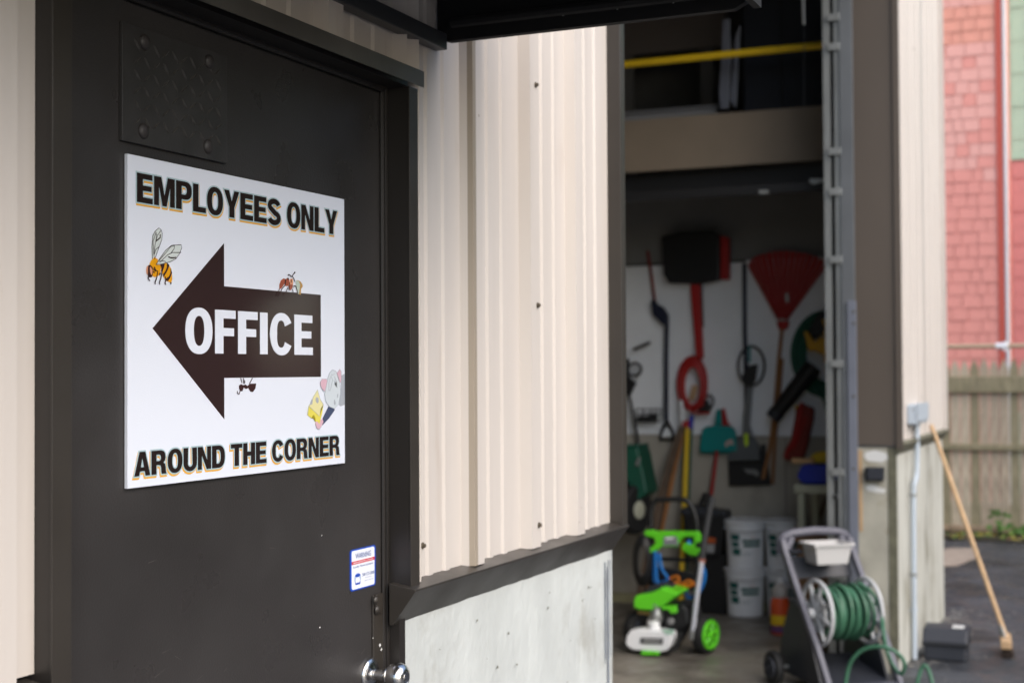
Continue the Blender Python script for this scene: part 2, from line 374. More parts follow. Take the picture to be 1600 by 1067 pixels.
# lower frame beside the knob
put('jamb_face', MB().box((2.5695, W-.004, .10), (2.5935, W+.04, jz-.002)), frame_m, D)
# latch guard with bolts
lg0, lg1 = on(583, 930, 1, DY-.004), on(611, 930, 1, DY-.018)
gx0 = on(583, 960, 1, DY-.004).x; gx1 = on(601, 945, 1, DY-.004).x
put('latch_guard', MB().box((gx0, DY-.005, .60), (gx0+.0445, DY, 1.252)), trim_m, D, bevel=.002)
put('latch_guard', MB().box((gx0+.004, DY-.009, 1.213), (gx0+.0325, DY-.005, 1.2535)), trim_m, D, bevel=.0015)
for a, b in ((587,937),(589,952)):
    p = on(a, b, 1, DY-.009)
    put('bolt', MB().lathe([(.0085, 0), (.008, .002), (.005, .0045), (.001, .0055)], (p.x, DY-.009, p.z), (0,-1,0), 14), trim_m, D, smooth=True)
chip = MB()
for a, b, r in ((604,979,.004),(606,984,.0035),(594,1008,.0038),(596,1014,.003),(583,996,.0015),(500,980,.0018),(503,836,.0012)):
    p = on(a, b, 1, DY-.0054 if a > 580 else DY-.0006)
    chip.prism([(p.x+r*cos(k)*random.uniform(.5,1.2), p.y, p.z+r*sin(k)*random.uniform(.7,1.4)) for k in (0,1,2,3,4,5)], (0, .0004, 0))
put('chipped_paint', chip, pa_m, D)
scr = MB()
for i in range(26):
    x, z = random.uniform(1.75, 2.50), random.uniform(1.05, 1.50); l = random.uniform(.006, .03); a = random.gauss(.1, .5); hw_ = random.uniform(.0002, .0005)
    if i > 15: x, z = random.uniform(2.30, 2.50), random.uniform(1.02, 1.20)
    dx, dz = cos(a)*l, sin(a)*l
    scr.prism([(x, DY-.0004, z-hw_), (x+dx, DY-.0004, z+dz), (x, DY-.0004, z+hw_)], (0, .0002, 0))
put('fine_scratches', scr, mat('scratch_grey', (.11,.10,.09), .6), D, kind='stuff')
# knob
kp = on(577, 1053, 1, DY)
knob = put('knob', MB().lathe([(.011,.012),(.0115,.030),(.0105,.036),(.013,.040),(.021,.044),(.0265,.052),(.0285,.062),(.0275,.072),(.023,.080),(.0145,.0845),(.0125,.0850),(.0120,.0835),(.0085,.0838),(.008,.0862),(.001,.0864)],
     (kp.x, DY, kp.z), (0,-1,0), 40), chrome_m, D, smooth=True)
put('rosette', MB().lathe([(.0335,0),(.0335,.003),(.031,.0065),(.022,.010),(.0125,.0125),(.0125,.015)], (kp.x, DY, kp.z), (0,-1,0), 40), chrome_m, knob, smooth=True)
# tread plate
TY = DY-.007
tl, trr, bl, br = on(191, 38, 1, TY), on(355, 84, 1, TY), on(193, 222, 1, TY), on(355, 254, 1, TY)
txa, txb, tza, tzb = tl.x, trr.x, (bl.z+br.z)/2, (tl.z+trr.z)/2
tp = put('tread_plate', MB().box((txa, TY, tza), (txb, DY-.0005, tzb)), tread_m, D, bevel=.001)
lug = MB(); st = .0235
nx, nz = int((txb-txa)/st)+1, int((tzb-tza)/st)+1
for i in range(nx):
    for j in range(nz):
        cx, cz = txa+(i+.5)*st, tza+(j+.5)*st
        if cx+.012 > txb or cz+.012 > tzb or cx-.012 < txa or cz-.012 < tza: continue
        a = radians(-50) if (i+j) % 2 else radians(40)
        L2, w2 = .0118, .0019
        dx, dz = cos(a), sin(a); lx, lz = -sin(a), cos(a)
        base = [(cx+dx*L2, cz+dz*L2), (cx+lx*w2, cz+lz*w2), (cx-dx*L2, cz-dz*L2), (cx-lx*w2, cz-lz*w2)]
        topp = [(cx+dx*L2*.6, cz+dz*L2*.6), (cx-dx*L2*.6, cz-dz*L2*.6)]
        v = [(x, TY, z) for x, z in base] + [(x, TY-.0028, z) for x, z in topp]
        lug.add(v, [(0,1,5-0,4),(1,2,5),(0,4,3),(3,4,5,2)])
put('tread_lugs', lug, mat('worn_lug_paint', (.060,.056,.052), .32), tp, kind='stuff')
bolt_m = mat('bolt_paint', (.030,.026,.025), .55)
for a, b in ((228,66),(329,97),(226,205),(327,229)):
    p = on(a, b, 1, TY-.003)
    put('carriage_bolt', MB().lathe([(.0125,0),(.0125,.0015),(.011,.004),(.0075,.006),(.003,.0072),(.0005,.0074)], (p.x, TY, p.z), (0,-1,0), 20), bolt_m, tp, smooth=True)

# ------------------------------------------------------------------ flat lettering
class Flat:
    """filled 2-D outlines, turned into a thin mesh on a plane y = const"""
    def __init__(s): s.sp = []
    def poly(s, pts): s.sp.append(pts)
def ell(cx, cy, rx, ry, n=36, e=2.0, a0=0, a1=2*pi):
    o = []
    for k in range(n+1 if a1-a0 < 2*pi-.01 else n):
        t = a0+(a1-a0)*k/n; c, s = cos(t), sin(t)
        o.append((cx+rx*math.copysign(abs(c)**(2/e), c), cy+ry*math.copysign(abs(s)**(2/e), s)))
    return o
def sweep(P, hw):
    n = len(P); L, R = [], []
    for i, (x, y) in enumerate(P):
        ax, ay = P[max(i-1, 0)]; bx, by = P[min(i+1, n-1)]; dx, dy = bx-ax, by-ay; l = sqrt(dx*dx+dy*dy) or 1
        h = hw[i] if isinstance(hw, list) else hw
        L.append((x-dy/l*h, y+dx/l*h)); R.append((x+dy/l*h, y-dx/l*h))
    return L+R[::-1]
S_, T_ = .25, .19     # stem and bar thickness for cap height 1
def glyph(c):
    w = .70; s, t = S_, T_
    if c == ' ': return [], .30
    if c == 'I': return [[(0,0),(s,0),(s,1),(0,1)]], s
    if c == 'L': return [[(0,0),(.60,0),(.60,t),(s,t),(s,1),(0,1)]], .60
    if c == 'E': return [[(0,0),(.66,0),(.66,t),(s,t),(s,.415),(.61,.415),(.61,.595),(s,.595),(s,1-t),(.645,1-t),(.645,1),(0,1)]], .66
    if c == 'F': return [[(0,0),(s,0),(s,.405),(.57,.405),(.57,.59),(s,.59),(s,1-t),(.62,1-t),(.62,1),(0,1)]], .62
    if c == 'T': return [[(.2225,0),(.2225+s,0),(.2225+s,1-t),(.68,1-t),(.68,1),(0,1),(0,1-t),(.2225,1-t)]], .68
    if c == 'H': return [[(0,0),(s,0),(s,.41),(.72-s,.41),(.72-s,0),(.72,0),(.72,1),(.72-s,1),(.72-s,.60),(s,.60),(s,1),(0,1)]], .72
    if c == 'N': return [[(0,0),(.22,0),(.22,.62),(.49,0),(.73,0),(.73,1),(.51,1),(.51,.40),(.25,1),(0,1)]], .73
    if c == 'M': return [[(0,0),(.21,0),(.21,.68),(.36,0),(.54,0),(.69,.68),(.69,0),(.90,0),(.90,1),(.59,1),(.45,.36),(.31,1),(0,1)]], .90
    if c == 'A': return [[(0,0),(.235,0),(.275,.19),(.505,.19),(.545,0),(.78,0),(.53,1),(.25,1)], [(.315,.36),(.465,.36),(.39,.74)]], .78
    if c == 'Y': return [[(.26,0),(.26+s,0),(.26+s,.39),(.755,1),(.51,1),(.378,.60),(.245,1),(0,1),(.26,.39)]], .755
    if c == 'O': return [ell(.385,.5,.385,.52,44,2.25), ell(.385,.5,.15,.335,36,2.3)], .77
    if c == 'U':
        o = [(0,1)] + [(.36+.36*x_, .33+.345*y_) for x_, y_ in [(-cos(a*pi/14), -sin(a*pi/14)) for a in range(15)]] + [(.72,1),(.72-s,1)]
        o += [(.36+.125*cos(a*pi/10), .31-.135*sin(a*pi/10)) for a in range(11)] + [(s,1)]
        return [o], .72
    if c == 'D':
        o = [(0,0),(.34,0)] + ell(.34,.5,.39,.5,20,2.5,-pi/2,pi/2) + [(.34,1),(0,1)]
        i = [(s,t),(.33,t)] + ell(.33,.5,.165,.5-t,14,2.4,-pi/2,pi/2) + [(.33,1-t),(s,1-t)]
        return [o, i], .73
    if c == 'P':
        o = [(0,0),(s,0),(s,.36),(.38,.36)] + ell(.40,.68,.31,.32,16,2.4,-pi/2,pi/2) + [(.38,1),(0,1)]
        i = [(s,.53),(.36,.53)] + ell(.37,.68,.115,.15,10,2.2,-pi/2,pi/2) + [(.36,.83),(s,.83)]
        return [o, i], .71
    if c == 'R':
        o = [(0,0),(s,0),(s,.39),(.34,.39),(.46,.36),(.485,.27),(.495,.08),(.52,0),(.765,0),(.73,.08),(.715,.28),(.68,.42),(.60,.475),(.68,.56),(.715,.70)]
        o += ell(.42,.70,.295,.30,10,2.4,.25,pi/2)[1:] + [(.38,1),(0,1)]
        i = [(s,.555),(.36,.555)] + ell(.37,.69,.11,.135,10,2.2,-pi/2,pi/2) + [(.36,.825),(s,.825)]
        return [o, i], .765
    if c == 'C':
        P = ell(.385,.5,.265,.425,36,2.3,radians(31),radians(329)); n = len(P)
        hw = [.121 - .028*abs(sin(2*pi*(i/(n-1)))) for i in range(n)]
        return [sweep(P, hw)], .76
    if c == 'S':
        P = ell(.36,.735,.245,.175,14,2.0,radians(12),radians(255)) ; P = P[:-1]
        P += [(.36+(.5-.36)*0,.515)] if False else []
        P += ell(.36,.265,.26,.185,16,2.0,radians(75),radians(-165))
        return [sweep(P, .105)], .72
    return [], .5
def layout(text, x0, x1, z0, z1, track=.045):
    """glyph outlines scaled into the rectangle (x0, x1) x (z0, z1)"""
    pos = 0; out = []
    for ch in text:
        g, wd = glyph(ch); out.append((g, pos)); pos += wd + (track if ch != ' ' else 0)
    tot = pos-track; sx = (x1-x0)/tot; sz = z1-z0; F = []
    for g, p in out:
        if g: F.append([[(x0+(p+a)*sx, z0+b*sz) for a, b in poly] for poly in g])
    return F
def flat(name, polys, y, th, m, parent, offset=0.0, shift=(0,0), kind=None):
    if polys and polys[0] and isinstance(polys[0][0], list):      # list of glyphs, each a list of outlines
        out = MB()
        for i, g in enumerate(polys):
            if not g: continue
            me = flat_mesh(name, g, y-(i % 2)*.00004, th, offset, shift)
            out.add([v.co.copy() for v in me.vertices], [tuple(p.vertices) for p in me.polygons]); bpy.data.meshes.remove(me)
        return put(name, out, m, parent, kind=kind)
    return put(name, flat_mesh(name, polys, y, th, offset, shift), m, parent, kind=kind)
def flat_mesh(name, polys, y, th, offset=0.0, shift=(0,0)):
    cu = bpy.data.curves.new(name, 'CURVE'); cu.dimensions = '2D'; cu.fill_mode = 'BOTH'; cu.offset = offset; cu.extrude = th/2
    for p in polys:
        sp = cu.splines.new('POLY'); sp.points.add(len(p)-1); sp.use_cyclic_u = True
        for i, (a, b) in enumerate(p): sp.points[i].co = (a+shift[0], b+shift[1], 0, 1)
    tmp = bpy.data.objects.new('tmp', cu); COL.objects.link(tmp)
    me = bpy.data.meshes.new_from_object(tmp); bpy.data.objects.remove(tmp); bpy.data.curves.remove(cu)
    me.transform(Matrix.Translation((0, y, 0)) @ Matrix.Rotation(pi/2, 4, 'X'))
    me.name = name
    return me
def fonttext(name, text, x0, x1, z0, z1, y, th, m, parent, off=.02):
    cu = bpy.data.curves.new(name, 'FONT'); cu.body = text; cu.offset = off; cu.extrude = 0
    tmp = bpy.data.objects.new('tmp', cu); COL.objects.link(tmp)
    me = bpy.data.meshes.new_from_object(tmp); bpy.data.objects.remove(tmp); bpy.data.curves.remove(cu)
    xs = [v.co.x for v in me.vertices]; ys = [v.co.y for v in me.vertices]
    a, b, c, d = min(xs), max(xs), min(ys), max(ys)
    for v in me.vertices: v.co = Vector((x0+(v.co.x-a)/(b-a)*(x1-x0), y, z0+(v.co.y-c)/(d-c)*(z1-z0)))
    return put(name, me, m, parent)

# ------------------------------------------------------------------ office sign
SY = DY-.0075
def sp(x, y): p = on(x, y, 1, SY); return (p.x, p.z)
sgl, sgr = on(199.5, 240, 1, SY), on(538.5, 312, 1, SY); sbl, sbr = on(199.5, 760, 1, SY), on(538.5, 726, 1, SY)
sx0, sx1, sz0, sz1 = (sgl.x+sbl.x)/2, (sgr.x+sbr.x)/2, (sbl.z+sbr.z)/2, (sgl.z+sgr.z)/2
SG = thing('office_sign', 'white sign with brown arrow reading EMPLOYEES ONLY, OFFICE, AROUND THE CORNER on the dark door', 'sign', (sx0, SY, sz0))
def signmat(name, c): return mat(name, c, .10, bump=.10, bscale=420, spec=.5, coat=.8)
sgw = signmat('sign_white_vinyl', (.80, .84, .93)); sgb = signmat('sign_brown_ink', (.034, .017, .018)); sgo = signmat('sign_gold_ink', (.85, .45, .05))
sgk = signmat('sign_black_ink', (.022, .014, .013)); sgt = signmat('sign_pale_teal_ink', (.42, .56, .60))
put('sign_panel', MB().box((sx0, SY, sz0), (sx1, DY-.0012, sz1)), sgw, SG, bevel=.0006)
L1, L2, L3, L4 = SY-.0004, SY-.0008, SY-.0012, SY-.0016
def heading(name, text, a, b, c, d, tk):
    (xa, z1_), (xb, z2_) = sp(*a), sp(*b); (_, z3_), (_, z4_) = sp(*c), sp(*d)
    Z1, Z0 = (z1_+z2_)/2, (z3_+z4_)/2
    F = layout(text, xa, xb, Z0, Z1, tk)
    flat(name+'_drop_shade', F, L1, .0003, sgo, SG, offset=.0023, shift=(-.0014 if 'foot' in name else .0016, -.0028))
    flat(name+'_outline', F, L2, .0003, sgt, SG, offset=.0023)
    flat(name, F, L3, .0003, sgk, SG)
heading('heading_text', 'EMPLOYEES ONLY', (213,269), (526,331), (213,316), (519,366), .055)
heading('footer_text', 'AROUND THE CORNER', (209,702), (530,683.5), (209,741), (530,713), .055)
ar = [sp(*p) for p in ((238,513),(350,380),(350,447),(501,461),(501,589),(350,590),(350,655))]
AX0, AX1 = ar[2][0], ar[3][0]; zt_, zb_ = (ar[2][1]+ar[3][1])/2, (ar[4][1]+ar[5][1])/2
ar = [ar[0], (AX0, ar[1][1]), (AX0, zt_), (AX1, zt_), (AX1, zb_), (AX0, zb_), (AX0, ar[6][1])]
put('arrow', MB().prism([(x, L1, z) for x, z in ar], (0, .0003, 0)), sgb, SG)
oa, ob, oc, od = sp(289,479), sp(488,494), sp(289,552), sp(488,555.5)
flat('office_text', layout('OFFICE', oa[0], ob[0], (sp(330,487)[1]+0)*0+ (sp(345,486)[1]+sp(488,494)[1])/2, 0, .06) if False else
     layout('OFFICE', oa[0], ob[0], (sp(345,552)[1]+sp(488,555)[1])/2, (sp(345,484)[1]+sp(488,493.5)[1])/2, .075), L2, .0003, sgw, SG)
# bee
inks = {k: signmat('sign_ink_'+k, c) for k, c in dict(amber=(.80,.36,.01), dark=(.05,.02,.02), wing=(.66,.72,.70), peach=(.72,.34,.20), rust=(.36,.09,.05),
        sage=(.50,.58,.50), ochre=(.48,.28,.08), grey=(.42,.45,.50), palegrey=(.66,.72,.76), pink=(.72,.46,.54), navy=(.07,.09,.16), cheese=(.80,.70,.12), palecheese=(.80,.74,.38), olive=(.40,.33,.02)).items()}
def ink(name, cr, pts, key, y): return put(name, MB().prism([(q[0], y, q[1]) for q in (sp(cr[0]+a/cr[2], cr[1]+b/cr[2]) for a, b in pts)], (0, .0002, 0)), inks[key], SG)
def inkline(mb, cr, pts, y, wd=.0006):
    P = [sp(cr[0]+a/cr[2], cr[1]+b/cr[2]) for a, b in pts]; hw = wd if not isinstance(wd, list) else wd
    mb.prism([(a, y, b) for a, b in sweep(P, hw)], (0, .0002, 0))
cb = (210, 340, 8.89)
ink('bee_wing', cb, [(240,580),(235,400),(248,250),(280,190),(330,145),(365,175),(378,230),(370,310),(330,420),(290,530),(270,580)], 'wing', L1)
ink('bee_wing', cb, [(290,655),(350,560),(430,450),(510,385),(640,378),(648,420),(620,500),(570,570),(500,610),(400,640)], 'wing', L1)
ink('bee_thorax', cb, [(205,650),(225,600),(250,575),(270,560),(280,545),(295,565),(320,580),(322,610),(300,660),(350,655),(360,700),(358,770),(330,810),(280,830),(240,810),(210,720)], 'amber', L2)
ink('bee_abdomen', cb, [(350,655),(430,625),(470,650),(505,710),(518,780),(520,860),(505,905),(440,880),(400,830),(380,760)], 'amber', L2)
ink('bee_stripe', cb, [(350,655),(415,632),(405,690),(380,760),(365,750),(370,700)], 'dark', L3)
ink('bee_stripe', cb, [(445,630),(480,660),(450,740),(415,800),(400,830),(390,790),(425,740),(445,690)], 'dark', L3)
ink('bee_stripe', cb, [(498,700),(515,770),(490,840),(455,885),(430,870),(425,850),(470,820),(495,770)], 'dark', L3)
ink('bee_stripe', cb, [(488,905),(508,900),(505,930),(495,925)], 'dark', L3)
ink('bee_head', cb, [(185,665),(210,655),(245,690),(248,780),(235,830),(190,830),(175,790),(180,720)], 'dark', L3)
ink('bee_eye', cb, [(205,690),(220,685),(238,730),(238,780),(225,800),(208,760)], 'peach', L4)
ink('bee_eye', cb, [(165,680),(182,670),(178,740),(182,800),(162,780),(156,730)], 'peach', L3)
bl_ = MB()
for P in (((240,580),(235,400),(248,250),(280,190),(330,145),(365,175),(378,230),(370,310),(330,420),(290,530),(270,580)),
          ((265,560),(255,420),(250,330),(290,210)), ((265,500),(275,400),(300,260),(290,200)), ((285,350),(310,250),(360,180)), ((262,520),(290,440),(330,410)),
          ((290,655),(350,560),(430,450),(510,385),(640,378),(648,420),(620,500),(570,570),(500,610),(400,640),(290,655)),
          ((330,600),(420,500),(500,400),(545,390)), ((345,620),(450,520),(520,485),(640,485)), ((545,390),(545,430),(500,490)), ((330,610),(400,600),(430,620))):
    inkline(bl_, cb, P, L4, .0004)
for P in (((350,235),(350,280),(290,330)), ((460,545),(500,560),(570,555))): inkline(bl_, cb, P, L4, .0009)
for P in (((270,735),(315,745),(300,840),(275,905)), ((372,760),(360,840),(335,910)), ((420,820),(425,870),(415,920)), ((185,820),(180,840),(205,880)), ((260,690),(280,705)), ((250,720),(290,725)), ((250,750),(270,765)), ((335,800),(350,770)), ((275,905),(285,925)), ((335,910),(345,928)), ((415,920),(430,930))):
    inkline(bl_, cb, P, L4, .0011)
put('bee_line_work', bl_, inks['dark'], SG)
# ant on top of the arrow
ca = (420, 410, 17.79)
ink('ant_abdomen', ca, [(285,735),(285,620),(330,500),(400,445),(450,460),(440,560),(400,640),(330,735)], 'rust', L2)
ink('ant_waist', ca, [(440,480),(500,440),(555,480),(560,560),(530,660),(450,660),(430,600)], 'rust', L2)
ink('ant_head', ca, [(560,560),(580,460),(660,450),(670,560),(665,640),(640,720),(590,780),(550,720),(535,660)], 'peach', L2)
ink('ant_face', ca, [(535,640),(600,610),(660,630),(640,720),(590,780),(550,720)], 'rust', L3)
ink('ant_leaf', ca, [(735,500),(820,520),(855,620),(840,740),(820,880),(800,885),(770,760),(740,620)], 'sage', L3)
ink('ant_leaf', ca, [(735,500),(800,498),(870,530),(920,600),(935,670),(890,740),(880,900),(830,890),(850,740),(858,620),(815,530)], 'ochre', L2)
al = MB()
for P in (((610,400),(570,350),(525,340)), ((635,370),(680,310),(710,285)), ((595,400),(640,390),(690,480),(700,540)), ((560,560),(540,720),(545,790)), ((640,740),(660,830)),
          ((435,640),(350,730),(320,800),(250,960)), ((510,700),(470,800),(400,920)), ((280,740),(230,850),(190,940)), ((670,650),(740,670),(765,760),(790,880)), ((610,470),(608,560)), ((660,700),(670,690))):
    inkline(al, ca, P, L4, .0009)
for P in (((515,340),(530,365)), ((695,290),(715,275)), ((450,470),(440,620)), ((500,445),(540,470))): inkline(al, ca, P, L4, .0016)
put('ant_line_work', al, inks['dark'], SG)
# small ant hanging under the arrow
cc = (190, 460, 3.442)
ink('hanging_ant_body', cc, [(630,490),(640,482),(652,488),(665,484),(675,492),(690,480),(722,478),(718,505),(705,524),(690,522),(680,502),(668,508),(655,500),(648,520),(636,520),(630,505)], 'dark', L2)
al = MB()
for P in (((638,449),(645,475)), ((652,449),(655,480)), ((660,478),(660,460)), ((702,449),(690,470),(685,482)), ((635,520),(630,536),(620,530),(620,518))): inkline(al, cc, P, L3, .0009)
put('hanging_ant_legs', al, inks['dark'], SG)
# cartoon mouse with cheese, cut by the sign's edge
cm = (460, 560, 8.89)
ink('mouse_body', cm, [(650,240),(697,210),(697,640),(640,665),(615,640),(635,520)], 'grey', L1)
ink('mouse_sleeve', cm, [(470,665),(555,690),(560,715),(480,830),(385,930),(375,860)], 'navy', L1)
ink('mouse_head', cm, [(450,300),(480,200),(520,155),(570,180),(600,260),(620,330),(632,480),(600,640),(545,695),(480,670),(430,600),(412,500),(425,420)], 'palegrey', L2)
ink('mouse_ear', cm, [(352,330),(375,285),(440,285),(450,320),(430,400),(412,460),(380,430),(356,380)], 'pink', L3)
ink('mouse_ear', cm, [(585,200),(620,148),(640,180),(645,260),(635,340),(610,300)], 'pink', L3)
ink('mouse_hand', cm, [(283,900),(300,870),(350,860),(385,835),(398,880),(370,940),(335,985),(300,965)], 'pink', L2)
ink('cheese_side', cm, [(175,780),(190,660),(340,800),(360,700),(395,640),(380,760),(340,910),(310,870),(285,880),(270,800),(240,800),(228,830)], 'cheese', L3)
ink('cheese_top', cm, [(190,660),(240,590),(250,540),(312,435),(350,570),(385,620),(395,650),(340,800)], 'palecheese', L3)
ink('cheese_hole', cm, [(285,560),(300,535),(325,550),(328,600),(310,625),(292,600)], 'grey', L4)
ink('cheese_hole', cm, [(235,560),(245,590),(240,630),(205,650),(215,610)], 'grey', L4)
ink('cheese_hole', cm, [(240,800),(262,782),(280,820),(285,880),(255,830),(228,830)], 'olive', L4)
ink('mouse_mouth', cm, [(545,575),(555,570),(568,620),(558,650),(543,625)], 'grey', L3)
ink('mouse_mouth', cm, [(590,500),(600,485),(600,540),(585,545)], 'grey', L3)
al = MB()
for P in (((450,300),(480,200),(520,155),(570,180),(600,260),(620,330),(632,480),(600,640),(545,695),(480,670),(430,600),(412,500),(425,420),(450,300)),
          ((352,330),(375,285),(440,285)), ((352,330),(356,380),(380,430),(412,460)), ((585,200),(620,148),(640,180),(645,260),(635,340)),
          ((470,440),(470,320),(500,240),(520,300),(500,400),(485,445),(470,440)), ((540,300),(555,360),(580,400),(570,310),(545,250)),
          ((190,660),(240,590),(250,540),(312,435),(350,570),(385,620),(395,650)), ((190,660),(340,800)), ((175,780),(190,660)), ((283,900),(300,965),(335,985),(370,940)), ((500,220),(520,230),(545,210))):
    inkline(al, cm, P, L4-.0002, .00035)
put('mouse_line_work', al, inks['grey'], SG)

# ------------------------------------------------------------------ warning sticker
ky = DY-.0012
ka, kb, kc, kd = on(547,859,1,ky), on(587,850.5,1,ky), on(547,924,1,ky), on(587,914,1,ky)
kx0, kx1, kz0, kz1 = ka.x, kb.x, (kc.z+kd.z)/2, (ka.z+kb.z)/2
KS = thing('warning_sticker', 'small blue-edged WARNING sticker low on the door above the knob', 'sticker', (kx0, ky, kz0))
def rr(x0, x1, z0, z1, r):
    o = []
    for cx, cz, a in ((x1-r, z1-r, 0), (x0+r, z1-r, 90), (x0+r, z0+r, 180), (x1-r, z0+r, 270)):
        o += [(cx+r*cos(radians(a+18*k)), cz+r*sin(radians(a+18*k))) for k in range(6)]
    return o
kb_m = mat('sticker_blue', (.012, .07, .46), .3); kr_m = mat('sticker_red', (.62, .02, .03), .3); kw_m = mat('sticker_white', (.80, .83, .90), .3); kt_m = mat('sticker_text_blue', (.05, .10, .30), .3)
KW, KH = kx1-kx0, kz1-kz0
put('sticker_border', MB().prism([(a, ky, b) for a, b in rr(kx0, kx1, kz0, kz1, .007)], (0, .001, 0)), kb_m, KS)
put('sticker_face', MB().prism([(a, ky-.0003, b) for a, b in rr(kx0+KW*.055, kx1-KW*.055, kz0+KH*.035, kz1-KH*.035, .005)], (0, .0002, 0)), kw_m, KS)
def kq(u, v): return kx0+KW*u, kz0+KH*v
def kt(text, u0, u1, v0, v1, m=kt_m, off=.02, y=ky-.0005): fonttext('sticker_text', text, kq(u0,0)[0], kq(u1,0)[0], kq(0,v0)[1], kq(0,v1)[1], y, 0, m, KS, off)
a, b = kq(.055, .635), kq(.945, .71)
put('red_band', MB().box((a[0], ky-.0006, a[1]), (b[0], ky-.0004, b[1])), kr_m, KS)
kt('WARNING', .20, .80, .76, .89, off=.014)
kt('BURGLAR CENTRAL STATION', .12, .88, .655, .69, kw_m, .02, ky-.0008)
kt('Lovely Home Systems', .12, .88, .53, .595, off=.012)
kt('508-573-2888', .46, .93, .30, .375, off=.010)
kt('Protected By', .58, .82, .235, .265, off=.0); kt('Alarm Service', .55, .88, .17, .20, off=.0)
fc = [kq(.28+.13*cos(t*pi/12), .28+.135*sin(t*pi/12)) for t in range(24)]
put('sticker_emblem', MB().prism([(a, ky-.0005, b) for a, b in fc], (0, .0001, 0)), mat('sticker_pale_blue', (.42, .50, .70), .3), KS)
fc = [kq(.28+.085*cos(t*pi/12), .24+.075*sin(t*pi/12)) for t in range(24)]
put('sticker_emblem', MB().prism([(a, ky-.0007, b) for a, b in fc], (0, .0001, 0)), kw_m, KS)
put('sticker_emblem', MB().prism([(a, ky-.0007, b) for a, b in (kq(.17,.345),kq(.28,.31),kq(.39,.345),kq(.36,.385),kq(.28,.40),kq(.20,.385))], (0, .0001, 0)), kb_m, KS)
put('sticker_emblem', MB().prism([(a, ky-.0009, b) for a, b in (kq(.17,.20),kq(.22,.17),kq(.28,.185),kq(.34,.17),kq(.39,.20),kq(.36,.135),kq(.20,.135))], (0, .0001, 0)), kb_m, KS)

# ------------------------------------------------------------------ awning over the door
AW = thing('door_awning', 'black awning over the dark door with a grey wall rail', 'awning', (1.4, W, 2.42))
cx = 2.75
cheek = [(cx, W-.005, 2.425), (cx, W-.03, 2.417), (cx, .735, 2.418), (cx, .712, 2.43), (cx, .712, 2.62), (cx, W-.005, 3.15)]
put('side_cheek', MB().prism(cheek, (.02, 0, 0)), blackfab_m, AW)
put('side_cheek', MB().prism([(p[0]-2.95, p[1], p[2]) for p in cheek], (.02, 0, 0)), blackfab_m, AW)
put('top_cover', MB().prism([(-.2, .70, 2.62), (-.2, W-.03, 3.12), (-.2, W-.03, 3.14), (-.2, .685, 2.64), (-.2, .685, 2.42), (-.2, .70, 2.42)], (2.972, 0, 0)), blackfab_m, AW)
put('frame_bar', MB().tube([(cx-.02, .75, 2.45), (cx-.02, W-.05, 2.45)], .011, 8), blackfab_m, AW)
zr = on(640, 38, 1, 1.362).z
rail = MB().prism([(-.15, 1.362, zr-.018), (-.15, 1.362, zr+.016), (-.15, 1.392, zr+.030), (-.15, 1.392, zr-.018)], (cx-.018+.15+.0, 0, 0))
put('wall_rail', rail, grey_m, AW, bevel=.002)
for yy in (1.10, .98, .86):
    put('rivet', MB().lathe([(.004, 0), (.003, .002), (.0005, .0028)], (cx, yy, 2.447), (-1, 0, 0), 8), steel_m, AW)

# ------------------------------------------------------------------ garage door track and yellow loft rail
TR = thing('garage_door_track', 'galvanised vertical door track with slotted clips beside the brown bay jamb', 'door track', (8.9, 1.8, G))
ty = [on(px, 500, 0, 8.93).y for px in (1291, 1302, 1308, 1318, 1325, 1343)]
put('track_channel', MB().box((8.90, ty[1], G), (8.93, ty[0], 4.30)).box((8.90, ty[1], G), (8.98, ty[1]+.004, 4.30)), steel_m, TR, bevel=.002)
put('track_channel', MB().box((8.90, ty[3], G), (8.93, ty[2], 4.30)), steel_m, TR, bevel=.002)
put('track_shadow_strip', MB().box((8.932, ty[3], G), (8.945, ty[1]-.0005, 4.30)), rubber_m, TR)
put('mounting_angle', MB().box((8.885, ty[4]-.052, G), (8.897, ty[4]+.030, 4.30)), mat('dull_steel_angle', (.16,.17,.18), .5, metal=.4, var=.1), TR, bevel=.002)
put('mounting_angle', MB().box((8.872, ty[4]-.060, .35), (8.884, ty[4]-.006, on(1335, 470, 0, 8.88).z)), angle_m, TR, bevel=.002)
for py in (28, 74, 237, 300, 406, 568, 737, 900):
    z = on(1305, py, 0, 8.9).z
    put('clip', MB().box((8.88, ty[3]-.002, z-.022), (8.898, ty[1]+.012, z+.022)), steel_m, TR, bevel=.002)
for py in (487, 505, 619, 732, 850):
    p = on(1334, py, 0, 8.872)
    put('screw', MB().lathe([(.010, 0), (.009, .004), (.001, .006)], (8.872, p.y, p.z), (-1,0,0), 10), indark_m, TR)
for py in (745, 775):
    p = on(1306, py, 0, 8.9)
    put('track_bolt', MB().lathe([(.016, 0), (.016, .012), (.006, .016)], (8.90, p.y, p.z), (-1,0,0), 12), navy_m if py == 745 else black_m, TR)

YR = thing('loft_railing', 'yellow pipe railing along the edge of the dark loft', 'railing', (9.55, 2, lz1))
a, b = on(975, 100, 0, 9.55), on(1302, 71, 0, 9.55)
put('rail', MB().tube([(9.55, 6.5, (a.z+b.z)/2), (9.55, b.y, (a.z+b.z)/2)], .026, 12), yellow_m, YR, smooth=True)
p = on(1309, 120, 0, 9.55)
put('post', MB().tube([(9.58, p.y, lz1), (9.58, p.y, 5.2)], .022, 12), yellow_m, YR, smooth=True)
put('post', MB().tube([(9.58, 4.5, lz1), (9.58, 4.5, (a.z+b.z)/2)], .022, 12), yellow_m, YR, smooth=True)

